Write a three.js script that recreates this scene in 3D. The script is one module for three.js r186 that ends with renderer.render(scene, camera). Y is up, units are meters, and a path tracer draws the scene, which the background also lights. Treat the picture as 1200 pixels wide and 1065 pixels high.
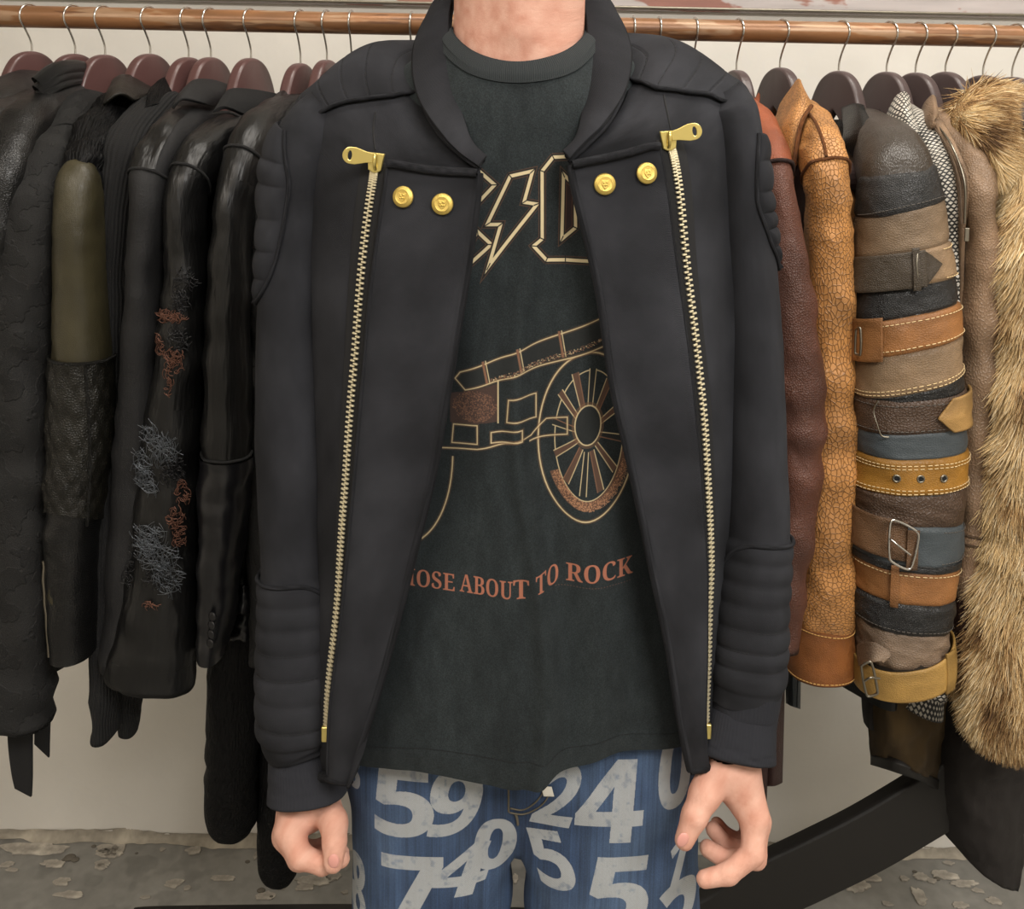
import * as THREE from 'three';
import { mergeGeometries } from 'three/addons/utils/BufferGeometryUtils.js';
import { RoundedBoxGeometry } from 'three/addons/geometries/RoundedBoxGeometry.js';
import { RectAreaLightUniformsLib } from 'three/addons/lights/RectAreaLightUniformsLib.js';

// ---------------------------------------------------------------- camera
const FOCAL = 1152, CX = 600, CY = 265;            // focal length and principal point in pixels of the 1200x1065 frame
const scene = new THREE.Scene();
scene.background = new THREE.Color(0x000000);
const camera = new THREE.PerspectiveCamera(2 * Math.atan(800 / FOCAL) * 180 / Math.PI, 1200 / 1600, 0.05, 30);
camera.setViewOffset(1200, 1600, 0, 535, 1200, 1065);   // the lower part of an upright phone picture
camera.position.set(0, 1.48, 0);
camera.rotation.set(-6 * Math.PI / 180, 0, 1.15 * Math.PI / 180, 'YXZ');
camera.updateMatrixWorld(true);
const renderer = new THREE.WebGLRenderer();
renderer.toneMapping = THREE.LinearToneMapping;
renderer.toneMappingExposure = 1.0;
renderer.shadowMap.enabled = true;

// ---------------------------------------------------------------- light: three ceiling panels
RectAreaLightUniformsLib.init();
const CEIL = 2.75;
const PANELS = [   // x, z, width, depth, brightness, colour
  [0.95, 0.85, 1.2, 0.9, 23, 0xfffbf6],
  [-0.95, 0.6, 1.2, 0.7, 13, 0xfff4e6],
  [0.5, -1.05, 1.8, 0.35, 12, 0xfff8ee],
];

// ---------------------------------------------------------------- helpers
const V = (x, y, z) => new THREE.Vector3(x, y, z);
function rng(seed) { let s = seed >>> 0; return () => { s = (s + 0x6D2B79F5) | 0; let t = Math.imul(s ^ (s >>> 15), 1 | s); t = (t + Math.imul(t ^ (t >>> 7), 61 | t)) ^ t; return ((t ^ (t >>> 14)) >>> 0) / 4294967296; }; }
const clamp = (x, a = 0, b = 1) => Math.min(b, Math.max(a, x));
const mix = (a, b, t) => a + (b - a) * t;
const sst = (a, b, x) => { const t = clamp((x - a) / (b - a)); return t * t * (3 - 2 * t); };
const hash = (i, j, k) => { let h = Math.imul(i | 0, 374761393) + Math.imul(j | 0, 668265263) + Math.imul(k | 0, 2147483647 ^ 1274126177); h = Math.imul(h ^ (h >>> 13), 1274126177); return ((h ^ (h >>> 16)) >>> 0) / 4294967296; };
function noise3(x, y, z) {   // smooth value noise, -1..1
  const xi = Math.floor(x), yi = Math.floor(y), zi = Math.floor(z), f = (t) => t * t * t * (t * (t * 6 - 15) + 10);
  const u = f(x - xi), v = f(y - yi), w = f(z - zi); let s = 0;
  for (let a = 0; a < 2; a++) for (let b = 0; b < 2; b++) for (let c = 0; c < 2; c++) s += hash(xi + a, yi + b, zi + c) * (a ? u : 1 - u) * (b ? v : 1 - v) * (c ? w : 1 - w);
  return s * 2 - 1;
}
const fbm3 = (x, y, z, o = 3) => { let s = 0, a = 0.5; for (let i = 0; i < o; i++) { s += a * noise3(x, y, z); x = x * 2.03 + 7.1; y = y * 2.03 + 3.7; z = z * 2.03 + 1.3; a *= 0.5; } return s; };
function pn(x, y, per, seed) {   // periodic 2D value noise 0..1
  const xi = Math.floor(x), yi = Math.floor(y), f = (t) => t * t * (3 - 2 * t), u = f(x - xi), v = f(y - yi);
  const m = (a) => ((a % per) + per) % per, h = (a, b) => hash(m(a), m(b), seed);
  return mix(mix(h(xi, yi), h(xi + 1, yi), u), mix(h(xi, yi + 1), h(xi + 1, yi + 1), u), v);
}
const pf = (x, y, per, seed, o = 4) => { let s = 0, a = 0.5, t = 0; for (let i = 0; i < o; i++) { s += a * pn(x * per, y * per, per, seed + i); t += a; a *= 0.5; per *= 2; } return s / t; };
// pixel of the photograph -> point on the plane at world depth z
const ray = (px, py) => V((px - CX) / FOCAL, -(py - CY) / FOCAL, -1).applyQuaternion(camera.quaternion);
const pixel = (p) => { const q = p.clone().sub(camera.position).applyQuaternion(camera.quaternion.clone().invert()); return [CX - q.x / q.z * FOCAL, CY + q.y / q.z * FOCAL]; };
const P = (px, py, z) => { const d = ray(px, py); return d.multiplyScalar(z / d.z).add(camera.position); };
const G = (px, py, y = 0) => { const d = ray(px, py); return d.multiplyScalar((y - camera.position.y) / d.y).add(camera.position); };
const mpp = (px, py, z) => z / ray(px, py).z / FOCAL;   // metres for one pixel there
// Catmull-Rom through rows of numbers, t in 0..1
function cr(rows, t) {
  const n = rows.length - 1, s = clamp(t) * n, i = Math.min(n - 1, Math.floor(s)), f = s - i;
  const a = rows[Math.max(0, i - 1)], b = rows[i], c = rows[i + 1], d = rows[Math.min(n, i + 2)];
  return b.map((_, k) => 0.5 * (2 * b[k] + (c[k] - a[k]) * f + (2 * a[k] - 5 * b[k] + 4 * c[k] - d[k]) * f * f + (3 * b[k] - a[k] - 3 * c[k] + d[k]) * f * f * f));
}
// grid mesh from fn(u, v) -> Vector3
function grid(fn, nu, nv, { closed = false, unit = false, uv = null, cap = false } = {}) {
  const pos = [], uvs = [], idx = []; const pts = [];
  for (let j = 0; j <= nv; j++) { const row = []; for (let i = 0; i <= nu; i++) row.push(closed && i === nu ? row[0].clone() : fn(i / nu, j / nv)); pts.push(row); }
  let lu = 0, lv = 0; const mj = nv >> 1, mi = nu >> 1;
  for (let i = 0; i < nu; i++) lu += pts[mj][i].distanceTo(pts[mj][i + 1]);
  for (let j = 0; j < nv; j++) lv += pts[j][mi].distanceTo(pts[j + 1][mi]);
  for (let j = 0; j <= nv; j++) for (let i = 0; i <= nu; i++) {
    const p = pts[j][i]; pos.push(p.x, p.y, p.z);
    if (uv) uvs.push(...uv(p, i / nu, j / nv)); else if (unit) uvs.push(i / nu, 1 - j / nv); else uvs.push(i / nu * lu, -j / nv * lv);
  }
  const W = nu + 1;
  for (let j = 0; j < nv; j++) for (let i = 0; i < nu; i++) { const a = j * W + i; idx.push(a, a + W, a + 1, a + 1, a + W, a + W + 1); }
  const g = new THREE.BufferGeometry();
  if (cap) for (const j of [0, nv]) {   // close the ends
    const c = V(0, 0, 0); for (let i = 0; i < nu; i++) c.addScaledVector(pts[j][i], 1 / nu);
    const k = pos.length / 3; pos.push(c.x, c.y, c.z); uvs.push(uvs[2 * j * W], uvs[2 * j * W + 1]);
    for (let i = 0; i < nu; i++) { const a = j * W + i; if (j) idx.push(a, k, a + 1); else idx.push(a, a + 1, k); }
  }
  g.setAttribute('position', new THREE.Float32BufferAttribute(pos, 3)); g.setAttribute('uv', new THREE.Float32BufferAttribute(uvs, 2)); g.setIndex(idx);
  g.computeVertexNormals();
  if (closed) { const n = g.attributes.normal; for (let j = 0; j <= nv; j++) { const a = j * W, b = a + nu; const s = V(n.getX(a) + n.getX(b), n.getY(a) + n.getY(b), n.getZ(a) + n.getZ(b)).normalize(); n.setXYZ(a, s.x, s.y, s.z); n.setXYZ(b, s.x, s.y, s.z); } }
  return g;
}
// a sheet with thickness: outer face fn(u, v), inner face th behind it, rounded rim
function sheet(fn, nu, nv, th, opt = {}) {
  const g = grid(fn, nu, nv, { ...opt, closed: false, cap: false }), n = g.attributes.normal, p = g.attributes.position, u = g.attributes.uv, N = p.count, W = nu + 1;
  const pos = [...p.array], uvs = [...u.array, ...u.array], idx = [...g.index.array];
  for (let k = 0; k < N; k++) pos.push(p.getX(k) - n.getX(k) * th, p.getY(k) - n.getY(k) * th, p.getZ(k) - n.getZ(k) * th);
  const M = idx.length; for (let k = 0; k < M; k += 3) idx.push(idx[k] + N, idx[k + 2] + N, idx[k + 1] + N);
  const rim = (a, b) => idx.push(a, b, a + N, b, b + N, a + N);
  for (let i = 0; i < nu; i++) { rim(i, i + 1); rim(nv * W + i + 1, nv * W + i); }
  for (let j = 0; j < nv; j++) { rim((j + 1) * W, j * W); rim(j * W + nu, (j + 1) * W + nu); }
  const r = new THREE.BufferGeometry(); r.setAttribute('position', new THREE.Float32BufferAttribute(pos, 3)); r.setAttribute('uv', new THREE.Float32BufferAttribute(uvs, 2)); r.setIndex(idx); r.computeVertexNormals();
  return r;
}
// control net of [px, py, z] -> surface
function netSurface(rows) {
  const w = rows.map((r) => r.map((q) => P(...q).toArray()));
  return (u, v) => { const line = w.map((r) => cr(r, u)); return V(...cr(line, v)); };
}
const net = (rows, th = 0.004, nu = 20, nv = 20, amp = 0) => { const S = netSurface(rows); return sheet((u, v) => { const p = S(u, v); if (amp) p.z += amp * fbm3(p.x * 30, p.y * 30, p.z * 30); return p; }, nu, nv, th); };
// lofted tube; rows are [px, py, z, half width in px, half depth in metres]
function tubeSurface(rows, { nexp = 2.3, wrinkle = 0, wf = 26, seed = 0 } = {}) {
  const w = rows.map(([px, py, z, hw, d]) => [...P(px, py + (144 - py) * (1 - (z + d) / z) * 0.5 * sst(170, 260, py), z).toArray(), hw * mpp(px, py, z), d]);   // py is the height of the near face
  const at = (v) => cr(w, v), X = V(1, 0, 0);
  const S = (u, v, h = 0) => {
    const c = at(v), e = 0.004, c0 = at(Math.max(0, v - e)), c1 = at(Math.min(1, v + e));
    const T = V(c1[0] - c0[0], c1[1] - c0[1], c1[2] - c0[2]).normalize();
    const A = X.clone().addScaledVector(T, -T.dot(X)).normalize(), B = T.clone().cross(A);
    const th = u * Math.PI * 2, cs = Math.cos(th), sn = Math.sin(th), q = 2 / nexp;
    const ex = Math.sign(cs) * Math.pow(Math.abs(cs), q), ey = Math.sign(sn) * Math.pow(Math.abs(sn), q);
    const nrm = A.clone().multiplyScalar(cs / Math.max(0.004, c[3])).addScaledVector(B, sn / Math.max(0.004, c[4])).normalize();
    const p = V(c[0], c[1], c[2]).addScaledVector(A, ex * c[3]).addScaledVector(B, ey * c[4]);
    let dsp = h;
    if (wrinkle) dsp += wrinkle * (fbm3(p.x * wf + seed, p.y * wf * 1.1, p.z * wf * 0.6 + seed) + 0.5 * Math.sin(p.y * 70 + 6 * noise3(p.x * 9, p.y * 7, seed)) * noise3(p.x * 8, p.y * 8, seed + 5));
    return p.addScaledVector(nrm, dsp);
  };
  S.rows = rows;
  S.py = (v) => { const n = rows.length - 1, i = Math.min(n - 1, Math.floor(clamp(v) * n)); return mix(rows[i][1], rows[i + 1][1], clamp(v) * n - i); };
  S.u = (px, py) => { const q = cr(rows, S.v(py)), k = clamp((px - q[0]) / q[3], -0.995, 0.995); return Math.acos(Math.sign(k) * Math.pow(Math.abs(k), nexp / 2)) / (2 * Math.PI); };   // angle of the near face under a pixel
  S.v = (py) => { const n = rows.length - 1; for (let i = 0; i < n; i++) if (py <= rows[i + 1][1] || i === n - 1) return clamp((i + (py - rows[i][1]) / (rows[i + 1][1] - rows[i][1])) / n); return 1; };
  return S;
}
function tube(rows, opt = {}) { const S = tubeSurface(rows, opt); return [grid(S, opt.nu || 40, opt.nv || 60, { closed: true, cap: true, unit: opt.unit, uv: opt.uv }), S]; }
const poly = (pts) => pts.flatMap((q, i) => { const n = pts[(i + 1) % pts.length]; return [0.08, 0.92].map((t) => q.map((c, k) => mix(c, n[k], t))); });   // sharp-cornered ring for a smooth curve
// round wire through points
function wire(pts, r, seg = 40, rad = 8, closed = false) { return new THREE.TubeGeometry(new THREE.CatmullRomCurve3(pts, closed), seg, r, rad, closed); }
function metres(g) {   // uv in metres by the way each face points
  g = g.index ? g.toNonIndexed() : g; const p = g.attributes.position, n = g.attributes.normal, u = new Float32Array(p.count * 2);
  for (let k = 0; k < p.count; k++) { const a = Math.abs(n.getX(k)), b = Math.abs(n.getY(k)), c = Math.abs(n.getZ(k)); const [s, t] = b >= a && b >= c ? [p.getX(k), p.getZ(k)] : a >= c ? [p.getZ(k), p.getY(k)] : [p.getX(k), p.getY(k)]; u[2 * k] = s; u[2 * k + 1] = t; }
  g.setAttribute('uv', new THREE.BufferAttribute(u, 2)); return g;
}
const box = (w, h, d, x = 0, y = 0, z = 0) => metres(new THREE.BoxGeometry(w, h, d).translate(x, y, z));
const merge = (list) => mergeGeometries(list.map((g) => { const q = g.index ? g.toNonIndexed() : g.clone(); for (const k of Object.keys(q.attributes)) if (!['position', 'normal', 'uv'].includes(k)) q.deleteAttribute(k); return q; }), false);
// naive surface nets over a signed distance
function netsMesh(sdf, lo, hi, cell) {
  const nx = Math.ceil((hi.x - lo.x) / cell) + 1, ny = Math.ceil((hi.y - lo.y) / cell) + 1, nz = Math.ceil((hi.z - lo.z) / cell) + 1;
  const f = new Float32Array(nx * ny * nz), id = (i, j, k) => i + nx * (j + ny * k);
  for (let k = 0; k < nz; k++) for (let j = 0; j < ny; j++) for (let i = 0; i < nx; i++) f[id(i, j, k)] = sdf(lo.x + i * cell, lo.y + j * cell, lo.z + k * cell);
  const vid = new Int32Array(nx * ny * nz).fill(-1), pos = [], idx = [];
  for (let k = 0; k < nz - 1; k++) for (let j = 0; j < ny - 1; j++) for (let i = 0; i < nx - 1; i++) {
    let c = 0, x = 0, y = 0, z = 0;
    const E = (a, b) => { const fa = f[id(i + a[0], j + a[1], k + a[2])], fb = f[id(i + b[0], j + b[1], k + b[2])]; if ((fa < 0) !== (fb < 0)) { const t = fa / (fa - fb); x += mix(a[0], b[0], t); y += mix(a[1], b[1], t); z += mix(a[2], b[2], t); c++; } };
    for (let a = 0; a < 2; a++) for (let b = 0; b < 2; b++) { E([0, a, b], [1, a, b]); E([a, 0, b], [a, 1, b]); E([a, b, 0], [a, b, 1]); }
    if (c) { vid[id(i, j, k)] = pos.length / 3; pos.push(lo.x + (i + x / c) * cell, lo.y + (j + y / c) * cell, lo.z + (k + z / c) * cell); }
  }
  const quad = (a, b, c, d, flip) => { if (a < 0 || b < 0 || c < 0 || d < 0) return; if (flip) idx.push(a, c, b, a, d, c); else idx.push(a, b, c, a, c, d); };
  for (let k = 1; k < nz - 1; k++) for (let j = 1; j < ny - 1; j++) for (let i = 1; i < nx - 1; i++) {
    const s = f[id(i, j, k)] < 0;
    if (s !== f[id(i + 1, j, k)] < 0) quad(vid[id(i, j - 1, k - 1)], vid[id(i, j, k - 1)], vid[id(i, j, k)], vid[id(i, j - 1, k)], !s);
    if (s !== f[id(i, j + 1, k)] < 0) quad(vid[id(i - 1, j, k - 1)], vid[id(i - 1, j, k)], vid[id(i, j, k)], vid[id(i, j, k - 1)], !s);
    if (s !== f[id(i, j, k + 1)] < 0) quad(vid[id(i - 1, j - 1, k)], vid[id(i, j - 1, k)], vid[id(i, j, k)], vid[id(i - 1, j, k)], !s);
  }
  const g = new THREE.BufferGeometry(); g.setAttribute('position', new THREE.Float32BufferAttribute(pos, 3)); g.setIndex(idx); g.computeVertexNormals();
  return g;
}
const smin = (a, b, k) => { const h = Math.max(k - Math.abs(a - b), 0) / k; return Math.min(a, b) - h * h * k * 0.25; };
function capsule(A, B, ra, rb) {   // tapered capsule distance
  const bx = B.x - A.x, by = B.y - A.y, bz = B.z - A.z, l = bx * bx + by * by + bz * bz || 1e-9;
  return (x, y, z) => { const t = clamp(((x - A.x) * bx + (y - A.y) * by + (z - A.z) * bz) / l), dx = x - A.x - bx * t, dy = y - A.y - by * t, dz = z - A.z - bz * t; return Math.sqrt(dx * dx + dy * dy + dz * dz) - mix(ra, rb, t); };
}
// things, parts, names
const taken = new Map(), baseOf = new WeakMap();
function numbered(name) { const n = taken.get(name) || 0; taken.set(name, n + 1); return n ? `${name}_${String(n).padStart(3, '0')}` : name; }
function shade(o) { o.castShadow = o.receiveShadow = true; return o; }
function thing(name, label, category, base, group) {
  const o = new THREE.Group(); o.name = numbered(name); o.position.copy(base); baseOf.set(o, base.clone()); o.userData = { label, category }; if (group) o.userData.group = group; scene.add(o); return o;
}
function part(parent, name, geometry, material, label) {   // geometry in world coordinates
  const b = baseOf.get(parent), g = geometry.clone(); if (b) g.translate(-b.x, -b.y, -b.z);
  const m = shade(new THREE.Mesh(g, material)); m.name = name; if (label) m.userData.label = label; baseOf.set(m, b || V(0, 0, 0)); parent.add(m); return m;
}
function solo(name, geometry, material, label, category, group) {   // a thing that is one mesh
  geometry.computeBoundingBox(); const bb = geometry.boundingBox, b = V((bb.min.x + bb.max.x) / 2, bb.min.y, (bb.min.z + bb.max.z) / 2);
  const m = shade(new THREE.Mesh(geometry.clone().translate(-b.x, -b.y, -b.z), material)); m.position.copy(b); m.name = numbered(name); m.userData = { label, category }; if (group) m.userData.group = group; baseOf.set(m, b); scene.add(m); return m;
}
function structure(name, geometry, material, label, category) { const m = shade(new THREE.Mesh(geometry, material)); m.name = name; m.userData = { kind: 'structure', label, category }; baseOf.set(m, V(0, 0, 0)); scene.add(m); return m; }

// ---------------------------------------------------------------- textures
function dt(n, fn, srgb = true, m = n) {
  const d = new Uint8Array(n * m * 4);
  for (let j = 0; j < m; j++) for (let i = 0; i < n; i++) { const c = fn(i / n, j / m, i, j), k = 4 * (j * n + i); if (typeof c === 'number') d[k] = d[k + 1] = d[k + 2] = clamp(c) * 255; else { d[k] = clamp(c[0], 0, 255); d[k + 1] = clamp(c[1], 0, 255); d[k + 2] = clamp(c[2], 0, 255); } d[k + 3] = 255; }
  const t = new THREE.DataTexture(d, n, m); t.magFilter = THREE.LinearFilter; t.minFilter = THREE.LinearFilter; t.wrapS = t.wrapT = THREE.RepeatWrapping; if (srgb) t.colorSpace = THREE.SRGBColorSpace; t.needsUpdate = true; return t;
}
const tile = (t, size, sy = size) => { const c = t.clone(); c.repeat.set(1 / size, 1 / sy); c.needsUpdate = true; return c; };
function canvas(w, h, draw, srgb = true) {
  const c = document.createElement('canvas'); c.width = w; c.height = h; const g = c.getContext('2d'); draw(g, w, h);
  const t = new THREE.CanvasTexture(c); if (srgb) t.colorSpace = THREE.SRGBColorSpace; t.magFilter = THREE.LinearFilter; return t;
}
const jit = rng(4);
function voronoi(n, seed) { const r = rng(seed), p = []; for (let i = 0; i < n * n; i++) p.push([r(), r()]); return (x, y) => { const cx = Math.floor(x * n), cy = Math.floor(y * n); let a = 9, b = 9; for (let j = -1; j <= 1; j++) for (let i = -1; i <= 1; i++) { const ix = cx + i, iy = cy + j, q = p[((iy % n + n) % n) * n + (ix % n + n) % n], d = Math.hypot(ix + q[0] - x * n, iy + q[1] - y * n); if (d < a) { b = a; a = d; } else if (d < b) b = d; } return [a, b]; }; }
const vA = voronoi(22, 5), vB = voronoi(48, 9);
const T = {};
T.twill = dt(256, (x, y, i, j) => 0.5 + 0.25 * Math.sin((i + j) * Math.PI / 4) + 0.25 * (hash(i, j, 3) - 0.5) + 0.2 * (pf(x, y, 24, 2, 2) - 0.5), false);
T.leather = dt(512, (x, y) => { const [a, b] = vB(x, y); return 0.35 * clamp((b - a) * 3) + 0.65 * Math.abs(pf(x, y, 7, 31, 4) - 0.5) * 2.4; }, false);
T.crackle = dt(512, (x, y) => { const wx = x + 0.012 * (pf(x, y, 9, 3, 2) - 0.5), wy = y + 0.012 * (pf(x, y, 9, 8, 2) - 0.5), [a, b] = vA(wx, wy); return clamp((b - a) * 4.5) * 0.8 + 0.2 * pf(x, y, 40, 6, 2); }, false);
T.crackleCol = dt(512, (x, y) => { const wx = x + 0.012 * (pf(x, y, 9, 3, 2) - 0.5), wy = y + 0.012 * (pf(x, y, 9, 8, 2) - 0.5), [a, b] = vA(wx, wy), e = clamp((b - a) * 5), m = pf(x, y, 5, 12, 4); const k = (0.72 + 0.28 * e) * (0.8 + 0.4 * m); return [176 * k, 124 * k, 70 * k]; });
T.brown = dt(512, (x, y) => { const m = pf(x, y, 6, 44, 5), k = 0.75 + 0.5 * m; return [86 * k, 51 * k, 38 * k]; });
T.mottle = dt(256, (x, y) => { const m = pf(x, y, 5, 71, 5), k = 205 + 70 * (m - 0.5) * 2; return [k, k * 0.985, k * 0.97]; });
T.knit = dt(128, (x, y) => 0.5 + 0.5 * Math.cos(x * Math.PI * 2 * 8) * (0.75 + 0.25 * Math.cos(y * Math.PI * 32)), false);
T.lace = dt(512, (x, y) => { const m = pf(x, y, 12, 91, 4), q = sst(0.5, 0.53, m + 0.12 * (pf(x, y, 30, 14, 2) - 0.5)); const g = mix(9, 19, q) + 7 * (hash(x * 512, y * 512, 2) - 0.5); return [g, g * 0.99, g * 0.97]; });
T.laceB = dt(512, (x, y) => sst(0.49, 0.54, pf(x, y, 12, 91, 4) + 0.12 * (pf(x, y, 30, 14, 2) - 0.5)) * 0.6 + 0.4 * hash(x * 512, y * 512, 2), false);
T.pony = dt(512, (x, y) => { const a = pf(x, y * 0.25, 40, 17, 3), m = pf(x, y, 4, 23, 4); const g = 9 + 9 * m + 8 * (a - 0.5); return [g, g, g]; });
T.ponyB = dt(512, (x, y) => pf(x, y * 0.25, 48, 17, 3) * 0.6 + 0.4 * pf(x, y, 6, 33, 3), false);
T.snake = dt(512, (x, y) => { const s = 34, row = Math.floor(y * s), xx = x * s * 0.6 + (row % 2) * 0.5, fx = xx - Math.floor(xx) - 0.5, fy = y * s - row - 0.5, d = Math.abs(fx) * 1.2 + Math.abs(fy); const m = pf(x, y, 6, 51, 3), e = sst(0.62 - 0.35 * m, 0.74 - 0.35 * m, d); const k = mix(214, 44, e) + 20 * (pf(x, y, 60, 5, 2) - 0.5); return [k, k * 0.97, k * 0.91]; });
T.plaster = dt(1024, (x, y) => { const m = pf(x, y, 4, 61, 6), s = pf(x, y, 20, 62, 3); const k = 1 + 0.05 * (m - 0.5) * 2 + 0.03 * (s - 0.5); const st = sst(0.66, 0.74, pf(x, y, 5, 64, 5)) * 0.05; return [221 * (k - st), 217 * (k - st * 1.1), 209 * (k - st * 1.4)]; });
T.plasterB = dt(512, (x, y) => pf(x, y, 6, 65, 6), false);
T.concrete = dt(1024, (x, y) => { const m = pf(x, y, 5, 81, 6), s = pf(x, y, 60, 82, 3), p = sst(0.62, 0.7, pf(x, y, 14, 83, 4)); const k = 0.86 + 0.3 * m + 0.16 * (s - 0.5) - 0.1 * p; return [126 * k, 124 * k, 118 * k]; });
T.concreteB = dt(512, (x, y) => pf(x, y, 8, 84, 7), false);
T.rail = dt(1024, (x, y) => { const m = pf(x, y * 0.5, 8, 101, 5), w = sst(0.57, 0.66, pf(x * 1, y * 0.4, 12, 103, 4)), d = sst(0.6, 0.7, pf(x, y, 16, 105, 4)); let c = [142, 100, 66].map((q) => q * (0.7 + 0.6 * m)); c = c.map((q, k) => mix(q, [190, 172, 150][k], w * 0.4)); return c.map((q, k) => mix(q, [92, 62, 44][k], d * 0.6)); }, true, 256);
T.board = dt(1024, (x, y) => { const s = pf(x * 0.5, y, 20, 111, 3), r = sst(0.61, 0.66, pf(x, y * 0.6, 14, 113, 5)), k = 0.85 + 0.3 * s; return [mix(176, 142, r) * k, mix(168, 96, r) * k, mix(166, 84, r) * k]; }, true, 256);
T.cloth = dt(256, (x, y, i, j) => 0.5 + 0.5 * (hash(i, j, 11) - 0.5) + 0.4 * (pf(x, y, 20, 12, 2) - 0.5), false);
T.skin = dt(256, (x, y) => { const m = pf(x, y, 7, 121, 4) - 0.5; return [214 + 26 * m, 163 + 40 * m, 143 + 42 * m]; });
T.furcol = dt(512, (x, y) => { const m = pf(x, y, 9, 131, 5); return [mix(110, 190, m), mix(82, 150, m), mix(48, 96, m)]; });

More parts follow.
